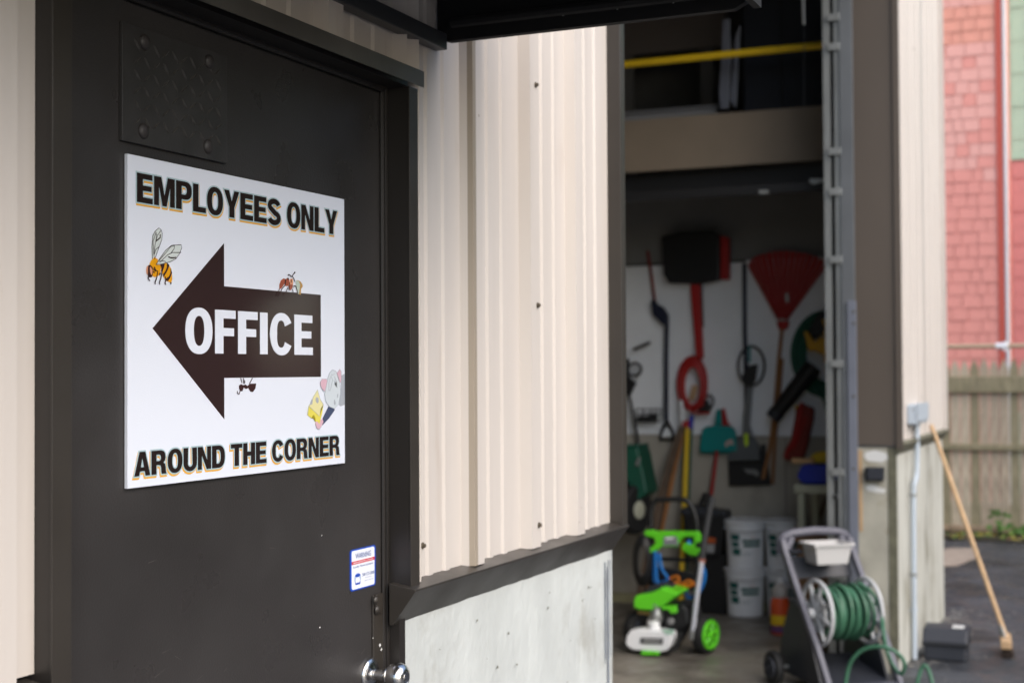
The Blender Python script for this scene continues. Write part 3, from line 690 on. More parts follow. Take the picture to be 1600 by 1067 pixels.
# ------------------------------------------------------------------ things in the loft
def blk(name, label, cat, x0, x1, y0, y1, z1_, m, z0_=lz1):
    t = thing(name, label, cat, ((x0+x1)/2, (y0+y1)/2, z0_)); return t
q0, q1 = on(1160, 175, 0, 9.9), on(1285, 40, 0, 9.9)
t = blk('storage_cabinet', 'tall black cabinet in the loft behind the yellow rail', 'cabinet', 9.9, 10.6, q1.y, q0.y, 4.4, navy_m)
put('body', MB().box((9.9, q1.y-.1, lz1), (10.6, q0.y, 4.45)), mat('near_black_cabinet', (.006,.007,.010), .6), t, bevel=.01)
cab_m = mat('cabinet_navy', (.006,.008,.016), .6)
put('door_panel', MB().box((9.885, q1.y-.08, lz1+.03), (9.899, (q1.y+q0.y)/2-.01, 4.42)), cab_m, t, bevel=.004)
put('door_panel', MB().box((9.885, (q1.y+q0.y)/2+.01, lz1+.03), (9.899, q0.y-.02, 4.42)), cab_m, t, bevel=.004)
t = thing('plastic_sheet_roll', 'grey-blue folded plastic sheets standing upright in the loft beside the black cabinet', 'plastic sheet', (9.8, on(1138,180,0,9.8).y, lz1))
sheet_m = mat('blue_grey_plastic_sheet', (.16,.17,.21), .4)
for pts in (((1131,34),(1141,30),(1143,90),(1140,178),(1127,178),(1125,150),(1129,90)), ((1150,60),(1158,40),(1155,100),(1151,170),(1142,158),(1147,100))):
    put('folded_sheet', px_poly([(x, min(y, 171)) for x, y in pts], 9.8, .03), sheet_m, t, bevel=.004)
g0, g1 = on(976, 186, 0, 9.85), on(1122, 163, 0, 9.85)
t = thing('grey_storage_bin', 'long low grey bin lying in the loft left of the plastic sheets', 'storage bin', (10.0, 3.2, lz1))
put('bin', MB().box((9.85, g1.y, lz1), (10.3, g0.y+.4, lz1+.09)), mat('grey_bin_plastic', (.22,.22,.23), .5), t, bevel=.01)
put('bin_lid', MB().box((9.84, g1.y-.01, lz1+.092), (10.31, g0.y+.41, lz1+.115)), mat('grey_bin_lid', (.17,.17,.18), .5), t, bevel=.008)
h0, h1 = on(978, 85, 0, 10.3), on(1125, 30, 0, 10.3)
t = thing('stacked_board', 'wide grey-brown board leaning at the back of the loft', 'board', (10.5, 3.4, lz1))
t2 = put('board_face', MB().box((10.45, h1.y, h0.z+.02), (10.48, h0.y+.6, 4.9)), mat('grey_brown_board', (.13,.11,.10), .7), t, bevel=.004)
put('board_foot', MB().box((10.46, h1.y+.1, lz1), (10.50, h1.y+.2, h0.z+.019)), indark_m, t); put('board_foot', MB().box((10.46, h0.y, lz1), (10.50, h0.y+.1, h0.z+.019)), indark_m, t)
t = thing('hanging_rod', 'thin white rod hanging down over the loft', 'rod', tuple(on(1255, 0, 0, 9.3)))
put('rod', px_tube([(1254,-60),(1255,0),(1256,39)], 9.3, .008), white_m, t); put('hook', px_tube([(1256,39),(1256,170)], 9.3, .002), grey_m, t)
t = thing('overhead_track', 'black overhead track below the loft with two metal brackets', 'door track', (9.4, 3, 2.9))
o0, o1 = on(976, 297, 0, 9.3), on(1287, 283, 0, 9.3)
put('track_bar', MB().box((9.3, 1.75, o1.z-.06), (9.36, 6.0, o1.z+.0)), black_m, t, bevel=.004)
for pts in (((1266,280),(1290,280),(1290,284),(1272,289),(1266,286)), ((1186,298),(1200,297),(1202,303),(1188,304))):
    put('bracket', px_poly(pts, 9.28, .02), steel_m, t)
put('hanger', MB().box((9.31, 1.80, o1.z), (9.35, 1.84, lz0)).box((9.31, 4.2, o1.z), (9.35, 4.24, lz0)), black_m, t)

# ------------------------------------------------------------------ tools hanging on the white board
BX = EW-.03
C1, C2, C3, C4, C6, C7 = (960,340,4.444), (960,560,4.444), (960,760,3.475), (1120,780,3.717), (970,640,5.34), (1180,460,5.336)
def T(name, label, cat, px, X=BX, group=None): return thing(name, label, cat, tuple(on(px[0], px[1], 0, X)), group)
def crp(pts, c): return [(c[0]+a/c[2], c[1]+b/c[2]) for a, b in pts]

t = T('bent_handle_tool', 'dark bent-shaft tool with D grip, hanging left of the red-edged snow shovel', 'garden tool', (1041, 690))
put('upper_shaft', px_tube([(1012,392),(1018,430),(1023,470)], BX-.02, .012), dkred_m, t, smooth=True)
put('bend', px_poly([(1019,470),(1024,468),(1030,476),(1038,480),(1046,493),(1046,508),(1038,508),(1022,492)], BX-.005, .045), navy_m, t, bevel=.006)
put('lower_shaft', px_tube([(1042,500),(1041,560),(1041,656)], BX-.02, .019), navy_m, t, smooth=True)
put('grip', px_tube(crp([(365,430),(330,500),(318,560),(410,560),(400,500),(365,430)], C2), BX-.03, .014), black_m, t, smooth=True)
put('grip_label', px_poly(crp([(325,520),(345,495),(380,490),(400,515),(395,540),(330,545)], C2), BX-.012, .01), white_m, t)

t = T('snow_shovel', 'big black snow shovel blade with red edge and red shaft, hung high on the board', 'snow shovel', (1090, 440))
put('blade', px_poly(crp([(350,140),(480,105),(700,95),(750,130),(750,435),(700,450),(610,465),(400,460),(365,400)], C1), BX, .10), black_m, t, bevel=.012)
put('red_edge', px_poly(crp([(752,130),(808,145),(808,432),(752,434)], C1), BX-.01, .07), red_m, t, bevel=.006)
put('shaft', px_poly(crp([(532,462),(602,462),(625,980),(575,980)], C1), BX-.02, .035), red_m, t, bevel=.008)
put('rib', px_poly(crp([(604,462),(612,462),(622,760),(612,760)], C1), BX-.02, .02), black_m, t)

t = T('extension_cord_coil', 'coiled bright red extension cord hanging in a tall oval below the snow shovel', 'cord', (1081, 555))
for k in range(6):
    off = random.uniform(-3, 3); rx, ry = 22-k*1.7+random.uniform(-1,1), 42-k*2.2
    P = [(1081+off*.5+rx*cos(a*pi/14), 599+k*.8+ry*sin(a*pi/14)+random.uniform(-.6,.6)) for a in range(28)]
    put('cord_loop', px_tube(P, BX-.03-.012*k, .011, closed=True, n=8), red_m, t, smooth=True)
put('cord_tail', px_tube([(1075,636),(1082,644),(1090,637),(1099,630)], BX-.09, .012, n=8), red_m, t, smooth=True)
put('cord_tie', px_tube(crp([(460,290),(470,340),(480,390),(465,410),(480,440)], C2), BX-.10, .014, n=8), white_m, t, smooth=True)
put('plug', px_poly(crp([(475,430),(500,440),(510,470),(485,475)], C2), BX-.06, .04), red_m, t, bevel=.004)

t = T('hand_brush', 'tan-handled hand brush with black bristles showing through the red cord coil', 'brush', (1090, 620))
put('handle', px_poly(crp([(545,180),(585,190),(560,290),(515,290)], C2), BX-.005, .02), wood_m, t, bevel=.004)
t = T('tape_reel', 'small black hose nozzle head with red base beside the red cord coil', 'nozzle', (1110, 640))
put('loop', px_tube(crp([(640,270),(665,250),(690,280),(685,320),(665,350)], C2), BX-.03, .008, n=8), black_m, t, smooth=True)
put('body', px_poly(crp([(600,330),(650,280),(672,330),(668,370),(590,372)], C2), BX-.01, .05), black_m, t, bevel=.006)
put('base', px_poly(crp([(575,372),(665,370),(665,384),(575,384)], C2), BX-.01, .06), red_m, t, bevel=.002)

t = T('dustpan', 'teal dustpan hanging with its handle up', 'dustpan', (1125, 690))
put('pan', px_poly(crp([(600,640),(608,560),(622,485),(650,470),(705,464),(820,470),(848,500),(855,560),(860,642)], C2), BX-.03, .05), teal_m, t, bevel=.01)
put('pan_lip', px_poly(crp([(600,642),(860,644),(856,660),(606,658)], C2), BX-.02, .03), teal_m, t, bevel=.004)
put('handle', px_poly(crp([(700,462),(712,360),(728,350),(746,352),(750,462)], C2), BX-.04, .03), teal_m, t, bevel=.006)
put('sticker', px_poly(crp([(765,590),(790,565),(820,560),(828,600),(800,595),(775,618)], C2), BX-.0805, .001), mat('faded_label', (.5,.35,.32), .6), t)
t = T('dustpan', 'red dustpan mostly hidden behind the teal one, only its red handle showing', 'dustpan', (1135, 680))
put('handle', px_poly(crp([(748,350),(765,343),(775,370),(790,440),(812,468),(755,468)], C2), BX, .028), red_m, t, bevel=.005)
put('pan', px_poly(crp([(640,480),(820,478),(835,620),(630,620)], C2), BX, .026), red_m, t, bevel=.005)

t = T('long_handled_dustpan', 'black long-handled dustpan with ring grip and grey scoop, right of the teal dustpan', 'dustpan', (1165, 720))
put('pole', px_tube([(1163,412),(1164,520),(1166,600),(1167,680)], BX-.03, .017), navy_m, t, smooth=True)
P = [(1174+20.5*cos(a*pi/12), 571+30*sin(a*pi/12)*(1.0 if a > 12 else 1.05)) for a in range(24)]
put('ring_grip', px_tube(P, BX-.045, .0095, closed=True, n=8), black_m, t, smooth=True)
put('teal_tape', px_tube([(1171,541),(1171,566)], BX-.055, .009, n=8), teal_m, t)
put('handle_block', px_poly(crp([(895,115),(945,50),(1000,40),(985,150),(955,195),(915,195)], C2), BX-.03, .05), black_m, t, bevel=.008)
put('lower_tube', px_poly(crp([(925,190),(965,190),(955,330),(945,460),(965,530),(895,530),(900,400)], C2), BX-.02, .03), mat('scuffed_grey_tube', (.16,.165,.17), .4), t, bevel=.006)
put('scoop', px_poly(crp([(790,705),(800,655),(850,640),(856,545),(900,535),(970,540),(1010,600),(1018,705)], C2), BX-.02, .05), mat('grey_scoop_plastic', (.10,.11,.115), .5), t, bevel=.01)
put('yellow_tab', px_poly(crp([(900,520),(928,518),(932,595),(918,612),(905,600)], C2), BX-.071, .008), mat('neon_yellow_tab', (.55,.75,.02), .5), t, bevel=.002)
t = T('black_dustpan', 'wide black dustpan with worn patch below the grey scoop', 'dustpan', (1170, 758))
put('pan', px_poly(crp([(795,712),(1012,710),(1022,600),(1050,590),(1062,700),(1092,878),(800,884)], C2), BX, .035), black_m, t, bevel=.008)
put('worn_patch', px_poly(crp([(895,765),(985,770),(1008,800),(990,820),(960,800),(925,798)], C2), BX-.0355, .001), mat('worn_grey', (.22,.22,.21), .7), t)

t = T('leaf_rake', 'red fan-shaped leaf rake hung head up on a wooden handle', 'rake', (1225, 515))
hubp = on(1222, 512, 0, BX-.03)
edge = crp([(930,340),(960,290),(1010,262),(1100,240),(1180,232),(1270,240),(1350,255),(1430,285),(1490,325)], C1)
E3 = smoothpath([on(a, b, 0, BX-.03) for a, b in edge], 4)
rk = MB(); n = len(E3)
for i in range(n-1):
    a_, b_ = E3[i], E3[i+1]
    c_ = a_.lerp(b_, .80); d = Vector((-.012, 0, 0)); dz = Vector((-.02*(i % 2), 0, 0))
    h1_, h2_ = hubp.lerp(a_, .12), hubp.lerp(c_, .12)
    rk.prism([h1_+dz*.2, a_+dz, c_+dz, h2_+dz*.2], d)
put('tine_fan', rk, red_m, t, kind='stuff')
put('hub', px_poly(crp([(1130,720),(1220,720),(1205,770),(1185,782),(1145,778)], C1), BX-.02, .03), red_m, t, bevel=.006)
put('label', px_poly(crp([(1182,530),(1208,525),(1210,585),(1190,592)], C1), BX-.065, .002), mat('label_grey', (.45,.45,.43), .6), t)
put('handle', px_tube([(1222,513),(1217,560),(1211,640),(1203,700),(1192,748)], BX-.04, .015), orwood_m, t, smooth=True)
t = T('broom_handle', 'plain wooden handle hanging beside the rake handle, its top behind the leaf blower', 'handle', (1207, 755))
put('handle', px_tube([(1222,560),(1216,640),(1211,680),(1207,756)], BX-.015, .014), orwood_m, t, smooth=True)

t = T('hose_coil', 'dark green hose coiled in a wide ring behind the leaf blower', 'hose', (1290, 490))
for k in range(8):
    P = [(1291+(54-k*3.0)*cos(a*pi/16), 553+(66-k*3.0)*sin(a*pi/16)) for a in range(32)]
    put('hose_loop', px_tube(P, BX-.02-.008*(k % 3), .0125, closed=True, n=8), dkgreen_m, t, smooth=True)
put('hose_tail', px_tube([(1270,600),(1288,625),(1297,660),(1296,700)], BX-.05, .013, n=8), dkgreen_m, t, smooth=True)

t = T('leaf_blower', 'leaf blower with yellow body and long black tube pointing down left', 'leaf blower', (1270, 540))
P0, P1 = on(1271, 572, 0, BX-.12), on(1211, 648, 0, BX-.12)
put('tube', MB().tube([P0+(P1-P0)*k for k in (0, .3, .6, .9, 1)], [.070, .068, .062, .056, .05], 16), black_m, t, smooth=True)
put('nozzle', MB().tube([P0+(P1-P0)*k for k in (.93, 1.06)], [.062, .06], 16), navygrey_m, t, smooth=True)
yb = mat('dark_yellow_plastic', (.62,.33,.01), .45)
put('body', px_poly(crp([(490,410),(550,370),(590,350),(628,330),(640,480),(610,520),(575,500),(520,470),(490,470)], C7), BX-.08, .10), yb, t, bevel=.012)
put('arm', px_poly(crp([(415,310),(440,305),(500,390),(500,470),(455,472)], C7), BX-.08, .05), yb, t, bevel=.008)
put('arm', px_poly(crp([(565,210),(600,208),(612,280),(600,350),(560,370),(590,290)], C7), BX-.08, .05), yb, t, bevel=.008)
put('trigger', px_poly(crp([(580,500),(612,505),(610,570),(585,572)], C7), BX-.08, .05), yb, t, bevel=.006)
put('motor', px_poly(crp([(520,170),(560,140),(640,150),(640,330),(560,330),(500,380),(450,300)], C7), BX-.02, .05), black_m, t, bevel=.01)

t = T('canvas_bag', 'dark red canvas bag with bright red strap hanging right of the leaf blower nozzle', 'bag', (1250, 630))
put('bag_body', px_poly(crp([(1310,310),(1395,345),(1390,420),(1350,600),(1320,700),(1205,705),(1195,640),(1240,560),(1265,420),(1275,340)], C2), BX-.01, .09), dkred_m, t, bevel=.015)
put('strap', px_tube(crp([(1300,305),(1285,420),(1270,480),(1250,560),(1215,620),(1190,660),(1185,690)], C2), BX-.11, .014, n=8), red_m, t, smooth=True)
put('strap', px_tube(crp([(1215,600),(1240,625),(1270,560),(1300,480),(1330,400)], C2), BX-.112, .010, n=8), red_m, t, smooth=True)
put('yellow_tab', px_poly(crp([(1255,325),(1285,322),(1290,355),(1262,362)], C2), BX-.02, .03), yellow_m, t, bevel=.003)

t = T('wire_basket', 'small black wire basket with tools at the lower left of the board', 'basket', (1015, 650))
for pts in (((150,350),(325,350)), ((150,385),(325,385)), ((155,440),(320,440)), ((150,350),(155,440)), ((325,350),(320,440)), ((200,350),(200,440)), ((255,350),(252,440)), ((290,350),(288,440))):
    put('wire', px_tube(crp(pts, C2), BX-.08, .005, n=6), black_m, t)
put('contents', px_poly(crp([(160,415),(185,395),(230,400),(265,385),(300,390),(305,430),(170,438)], C2), BX-.02, .05), black_m, t, bevel=.006)

t = T('push_spreader', 'dark green spreader hanging at the left, black wheel with pale hub below', 'spreader', (1000, 760), 10.7)
put('hopper', px_poly(crp([(-40,300),(230,290),(250,340),(318,670),(230,740),(200,700),(140,560),(55,600),(-40,620)], C6), 10.75, .28), dkgreen_m, t, bevel=.02)
put('hopper_rim', px_poly(crp([(-40,285),(235,278),(240,300),(-40,312)], C6), 10.76, .31), dkgreen_m, t, bevel=.008)
put('frame', px_poly(crp([(-40,620),(140,520),(215,760),(180,800),(-40,800)], C6), 10.6, .10), black_m, t, bevel=.01)
put('silver_lever', px_poly(crp([(120,460),(150,390),(170,400),(150,470)], C6), 10.46, .01), steel_m, t)
wc = on(997, 796, 0, 10.5)
whl = put('wheel', MB().lathe([(.09,-.045),(.165,-.05),(.19,-.03),(.195,0),(.19,.03),(.165,.05),(.09,.045)], (wc.x, wc.y+.03, wc.z), (-.30,-.95,0), 28), rubber_m, t, smooth=True)
put('hub', MB().lathe([(.07,-.03),(.07,.052),(.05,.062),(.02,.066)], (wc.x, wc.y+.03, wc.z), (-.30,-.95,0), 24), cream_m, whl, smooth=True)
put('handle_shaft', px_tube([(982,612),(988,640),(998,692)], BX-.06, .013, n=8), black_m, t, smooth=True)
put('control_ring', px_tube([(992+10*cos(a*pi/8), 577+10*sin(a*pi/8)) for a in range(16)], BX-.06, .011, closed=True, n=8), black_m, t, smooth=True)
put('handle_grip', px_poly([(975,560),(984,560),(986,590),(996,598),(986,618),(976,616)], BX-.04, .05), black_m, t, bevel=.008)
t = T('wall_hook', 'short black hook bar beside the black ring handle', 'hook', (1002, 540))
put('hook_bar', px_tube([(990,546),(1016,535)], BX-.05, .013, n=8), black_m, t); put('hook_stem', MB().tube([on(1000,542,0,BX-.05), on(1000,542,0,EW-.015)], .006, 6), black_m, t)

# ------------------------------------------------------------------ leaning boards, poles, case
t = T('wooden_plank', 'dark brown plank leaning against the concrete wall behind the pressure washer', 'plank', (1035, 820), 10.7)
P = crp([(490,135),(545,150),(520,240),(440,520),(330,1000),(160,1740),(95,1740),(250,1000),(325,680),(405,400)], C6)
Q = [on(a, b, 0, 10.92-.35*(b-660)/170) for a, b in P]
put('plank_board', MB().prism(Q, (-.03, 0, 0)), brown_m, t, bevel=.003)
t = T('wooden_stake', 'narrow orange-brown wooden strip leaning in front of the dark plank', 'stake', (1040, 810), 10.7)
Q = [on(a, b, 0, 10.86-.35*(b-660)/170) for a, b in crp([(518,210),(530,200),(455,560),(385,890),(200,1720),(172,1720),(358,890),(422,560)], C6)]
put('stake_board', MB().prism(Q, (-.02, 0, 0)), orwood_m, t, bevel=.002)
t = thing('broom_handle', 'bright yellow pole leaning upright behind the pressure washer', 'pole', tuple(on(1066, 930, 0, 10.6)))
put('pole', MB().tube([on(1074,667,0,10.9), on(1063,951,0,10.70)], .021, 10), yellow_m, t, smooth=True)
put('blue_head', px_poly(crp([(590,40),(612,45),(605,160),(580,160)], C6), 10.92, .04), blue_m, t, bevel=.003)
put('end_cap', MB().lathe([(.024,0),(.024,.05),(.015,.06)], on(1074,668,0,10.9), (0,0,1), 10), red_m, t)
t = thing('garden_stake', 'thin dark green pole standing just right of the yellow pole', 'pole', tuple(on(1078, 800, 0, 10.9)))
put('pole', MB().tube([on(1081,652,0,10.94), on(1075,800,0,10.9), on(1072,930,0,10.85)], .012, 8), dkgreen_m, t, smooth=True)
t = thing('shovel', 'upturned shovel with thin red shaft and black D grip above the black case', 'shovel', tuple(on(1113, 790, 0, 10.8)))
put('shaft', MB().tube([on(1120,705,0,10.92), on(1111,775,0,10.86)], .015, 10), red_m, t, smooth=True)
put('grip', px_tube(crp([(468,100),(490,40),(520,50),(525,110)], C3), 10.84, .018, n=8), black_m, t, smooth=True)
put('grip_bar', px_poly(crp([(500,60),(532,60),(530,120),(500,130)], C3), 10.86, .04), grey_m, t, bevel=.004)
t = thing('tool_case', 'black tool case with orange and white label standing behind the pressure washer', 'tool case', tuple(on(1115, 868, 0, 10.6)))
tcm = MB().prism([on(a, b, 0, 10.80) for a, b in crp([(405,110),(440,95),(560,115),(620,125),(635,150),(610,370),(500,378),(420,350)], C3)], (-.18, 0, 0))
put('case_body', tcm, black_m, t, bevel=.02)
put('case_lid', px_poly(crp([(400,108),(440,92),(560,112),(632,124),(640,150),(520,150),(400,140)], C3), 10.81, .20), navygrey_m, t, bevel=.01)
put('orange_label', px_poly(crp([(502,272),(550,280),(548,308),(502,304)], C3), 10.617, .003), mat('orange_red_label', (.5,.10,.02), .5), t)
put('grey_label', px_poly(crp([(502,310),(545,314),(540,360),(500,356)], C3), 10.617, .003), mat('grey_label', (.35,.35,.34), .5), t)
tz = on(1115, 868, 0, 10.7).z
put('case_feet', MB().box((10.65, on(1135,800,0,10.7).y, G+.006), (10.78, on(1095,800,0,10.7).y, tz+.02)), black_m, t)

# ------------------------------------------------------------------ white buckets
bk_m = mat('bucket_print_green', (.01, .12, .10), .5)
def bucket(label, x, y, z, rot, first=None):
    t = thing('plastic_bucket', label, 'bucket', (x, y, z), 'white printed buckets stacked by the wall')
    t.rotation_euler.z = rot
    if first:
        for ch in first.children:
            c = ch.copy(); COL.objects.link(c); c.parent = t
        return t
    H = .37
    put('pail', MB().lathe([(.128,0),(.134,.004),(.142,.20),(.148,.285),(.156,.288),(.156,.296),(.149,.298),(.150,.322),(.158,.325),(.158,.333),(.151,.335),(.152,.350)], (0,0,0), (0,0,1), 36), white_m, t, local=True, smooth=True)
    put('lid', MB().lathe([(.162,.340),(.164,.345),(.164,.360),(.158,.364),(.150,.366),(.148,.362),(.02,.361)], (0,0,0), (0,0,1), 36), white_m, t, local=True, smooth=True)
    for s in (-1, 1): put('handle_ear', MB().lathe([(.018,0),(.018,.012),(.012,.018)], (0, s*.150, .305), (0, s, 0), 14), white_m, t, local=True)
    put('handle', MB().tube([(-.002-.17*sin(a*pi/12), .168*cos(a*pi/12), .305-.02*sin(a*pi/12)) for a in range(13)], .003, 6), steel_m, t, local=True)
    # print wrapped on the wall that faces -X
    def band(a0, a1, z0_, z1_, name, m=bk_m):
        n = 10; vs = []; fs = []
        for i in range(n+1):
            a = radians(180+a0+(a1-a0)*i/n)
            for z in (z0_, z1_):
                r = .1285+.0137*(z/.2) + .0022 if z < .2 else .142+.006*(z-.2)/.085+.0022
                vs.append((r*cos(a), r*sin(a), z))
        for i in range(n): fs.append((2*i, 2*i+2, 2*i+3, 2*i+1))
        put(name, MB().add(vs, fs), m, t, local=True)
    band(-52, -22, .215, .262, 'printed_band'); band(-50, -24, .165, .205, 'printed_band'); band(-48, -20, .085, .155, 'printed_block')
    band(-14, 46, .200, .222, 'printed_band'); band(-10, 44, .168, .190, 'printed_band')
    band(10, 32, .235, .240, 'printed_line', mat('print_pink', (.5,.25,.25), .5)); band(-14, 20, .12, .123, 'printed_line', bk_m); band(-14, 10, .105, .108, 'printed_line', bk_m)
    return t
p1_ = on(1165, 948, 2, G+.004); x_, y_ = 10.72, on(1164, 900, 0, 10.72).y
b1 = bucket('white bucket with green print at the bottom of the left stack', x_, y_, G+.0045, radians(16))
bucket('white bucket with green print on top of the left stack', x_-.01, y_-.006, G+.0045+.366, radians(20), b1)
y2 = on(1228, 900, 0, 10.78).y
bucket('white bucket at the bottom of the right stack, half behind the hose cart', 10.78, y2, G+.0045, radians(6), b1)
bucket('white bucket on top of the right stack, behind the cream table leg', 10.775, y2+.004, G+.0045+.366, radians(10), b1)

# ------------------------------------------------------------------ table and what stands on it
TX = 10.05
tt = on(1240, 757, 0, TX); tb_ = on(1240, 770, 0, TX)
TB = thing('folding_table', 'cream plastic utility table behind the door track', 'table', (TX+.3, 2.1, G))
yl = tt.y; yr = 1.78
put('table_top', MB().box((TX, yr, tb_.z), (TX+.55, yl, tt.z)), cream_m, TB, bevel=.008)
for xx, yy in ((TX+.02, yl-.07), (TX+.02, yr+.02), (TX+.48, yl-.07), (TX+.48, yr+.02)):
    put('leg', MB().box((xx, yy, G+.004), (xx+.05, yy+.048, tb_.z-.001)), cream_m, TB, bevel=.006)
zt2 = tt.z
def tpoly(pts, X, th, c=C2): return px_poly(crp(pts, c), X, th)
t = thing('plastic_tub', 'blue plastic tub on the cream table', 'tub', (TX+.25, on(1285,750,0,TX+.1).y, zt2))
t_ = on(1285, 757, 0, TX+.1).z - zt2
def lift(mb, dz): mb.v = [p+Vector((0,0,dz)) for p in mb.v]; return mb
bt_ = tpoly([(1365,720),(1545,720),(1545,850),(1375,850),(1330,805),(1335,775)], TX+.36, .30)
mz = min(p.z for p in bt_.v); put('tub_body', lift(bt_, zt2-mz+.001), blue_m, t, bevel=.012)
mxz = max(p.z for p in bt_.v)
put('tub_rim', MB().box((TX+.05, on(1307,730,0,TX+.2).y, mxz-.012), (TX+.37, on(1266,730,0,TX+.2).y, mxz+.001)), blue_m, t, bevel=.003)
t = thing('hand_scoop', 'yellow scoop with pale handle lying on the blue tub', 'scoop', (TX+.2, on(1285,720,0,TX+.1).y, mxz))
sc_ = tpoly([(1380,718),(1390,670),(1420,645),(1480,638),(1545,645),(1545,718)], TX+.30, .14); mz = min(p.z for p in sc_.v)
put('scoop_bowl', lift(sc_, mxz+.002-mz), yellow_m, t, bevel=.015)
hz = mxz+.022
put('handle', MB().tube([(TX+.10, on(1238,722,0,TX+.1).y, hz), (TX+.10, on(1272,722,0,TX+.1).y, hz)], .021, 10), mat('pale_orange_handle', (.68,.42,.20), .5), t, smooth=True)
t = thing('cardboard_box', 'open brown cardboard box behind the hose cart handle', 'box', (10.2, 2.15, G))
c0, c1 = on(1246, 860, 0, 9.9), on(1304, 834, 0, 9.9)
put('carton', MB().box((9.9, c1.y-.05, G+.004), (10.25, c0.y, c1.z)), card_m, t, bevel=.003)
put('flap', MB().prism([(9.9, c1.y-.05, c1.z), (9.9, c0.y, c1.z), (9.80, c0.y, c1.z-.05), (9.80, c1.y-.05, c1.z-.05)], (0,0,.004)), card_m, t)
t = thing('leaning_panel', 'pale panel leaning under the table against the end wall', 'panel', (10.8, 2.0, G))
put('panel_sheet', MB().prism([on(a, b, 0, 10.80) for a, b in ((1277,826),(1297,787),(1318,787),(1318,900),(1277,900))], (.02,0,0)), mat('pale_panel', (.42,.41,.37), .7), t)
put('panel_edge', MB().prism([on(a, b, 0, 10.78) for a, b in ((1268,838),(1290,772),(1297,772),(1276,826),(1274,838))], (-.02,0,0)), brown_m, t)

# ------------------------------------------------------------------ pressure washer (local frame: plane x = 9.2 facing the camera)
WX = 9.05
PW = thing('pressure_washer', 'lime green and black pressure washer with white tank on the garage floor', 'pressure washer', (WX, on(1045,1000,0,WX).y, G))
def wp(pts, dx, th): return px_poly(crp(pts, C3), WX+dx, th)
def wt(pts, dx, r, n=10): return px_tube(crp(pts, C3), WX+dx, r, n=n)
put('handle', MB().tube(smoothpath([on(a, b, 0, WX+.36) for a, b in crp([(198,540),(198,240),(200,120),(222,78),(260,70),(360,70),(398,82),(428,125),(450,240),(448,560)], C3)], 4), .019, 10), black_m, PW, smooth=True)
put('console', wp([(172,236),(215,232),(240,240),(300,238),(400,240),(462,240),(475,262),(472,345),(452,372),(428,368),(395,352),(372,330),(385,300),(440,310),(440,268),(390,268),(368,290),(352,322),(265,322),(240,345),(215,357),(178,358),(176,330),(210,325),(235,300),(225,275),(175,262)], .33, .05), green_m, PW, bevel=.008)
put('console_label', wp([(268,272),(338,268),(350,318),(266,318)], .279, .003), mat('console_grey', (.22,.23,.24), .4), PW, bevel=.001)
put('console_badge', wp([(278,276),(322,274),(322,284),(278,286)], .2755, .001), white_m, PW)
put('cross_tube', wt([(200,390),(448,400)], .36, .014), black_m, PW, smooth=True)
cl = MB()
for k in range(7):
    P = [on(a, b, 0, WX+.30-.015*k) for a, b in [(960+(152+(48-k*3.5)*cos(q*pi/12))/3.475, 760+(400+(135-k*8)*sin(q*pi/12))/3.475) for q in range(24)]]
    cl.tube(P, .0085, 7, True)
put('power_cord', cl, black_m, PW, smooth=True)
bh = MB()
for k in range(2): bh.tube(smoothpath([on(a, b, 0, WX+.28-.02*k) for a, b in crp([(215+k*9,350),(215+k*11,430),(222+k*14,520),(285+k*4,500),(250+k*6,440),(236+k*8,360)], C3)], 4), .0085, 8)
bh.tube(smoothpath([on(a, b, 0, WX+.3) for a, b in crp([(400,290),(415,330),(432,340)], C3)], 4), .014, 8)
for k in range(1): bh.tube(smoothpath([on(a, b, 0, WX+.40-.02*k) for a, b in crp([(470,420),(485+k*5,450),(488,500),(470,550),(440,590),(400,600),(390,560)], C3)], 4), .013, 8)
put('blue_hose', bh, ltblue_m, PW, smooth=True)
put('yellow_cord', MB().tube(smoothpath([on(a, b, 0, WX+.2) for a, b in crp([(300,500),(340,485),(350,510),(320,520),(360,530),(400,510),(425,520),(410,540),(370,535),(440,530)], C3)], 4), .0085, 7), orange_m, PW, smooth=True)
put('motor_cover', wp([(172,575),(185,562),(250,552),(320,520),(400,545),(410,555),(372,582),(335,610),(262,640),(200,636),(172,625)], .22, .26), green_m, PW, bevel=.02)
put('vent_grille', wp([(205,555),(240,520),(300,505),(345,512),(375,540),(300,560),(210,566)], .26, .20), navygrey_m, PW, bevel=.01)
put('engine_block', wp([(175,640),(262,645),(340,612),(420,610),(450,640),(460,720),(350,800),(160,780),(150,700)], .26, .22), black_m, PW, bevel=.02)
put('pump', MB().lathe([(.03,-.07),(.045,-.05),(.045,.0),(.038,.01),(.038,.04),(.045,.05),(.03,.07)], on(960+228/3.475, 760+680/3.475, 0, WX+.0), (0,0,1), 18), steel_m, PW, smooth=True)
put('pump_fitting', wt([(130,680),(180,685),(210,700)], .0, .012), mat('brass_fitting', (.55,.38,.15), .35, metal=.8), PW, smooth=True)
put('green_fitting', wp([(262,645),(340,640),(345,680),(312,682),(305,662),(265,662)], .0, .04), green_m, PW, bevel=.004)
put('side_frame', wt([(420,640),(400,740),(350,830),(300,885)], .12, .026), black_m, PW, smooth=True)
put('side_frame', wt([(160,640),(110,700),(95,800),(120,870)], .12, .022), black_m, PW, smooth=True)
put('white_tank', wp([(93,825),(98,790),(118,765),(165,757),(270,765),(338,778),(342,805),(330,850),(312,872),(280,880),(130,868),(100,850)], -.02, .12), white_m, PW, bevel=.02)
put('tank_cap', MB().lathe([(.036,-.02),(.038,.01),(.034,.022),(.01,.026)], on(960+215/3.475, 760+752/3.475, 0, WX-.07), (-.15,0,1), 20), white_m, PW, smooth=True)
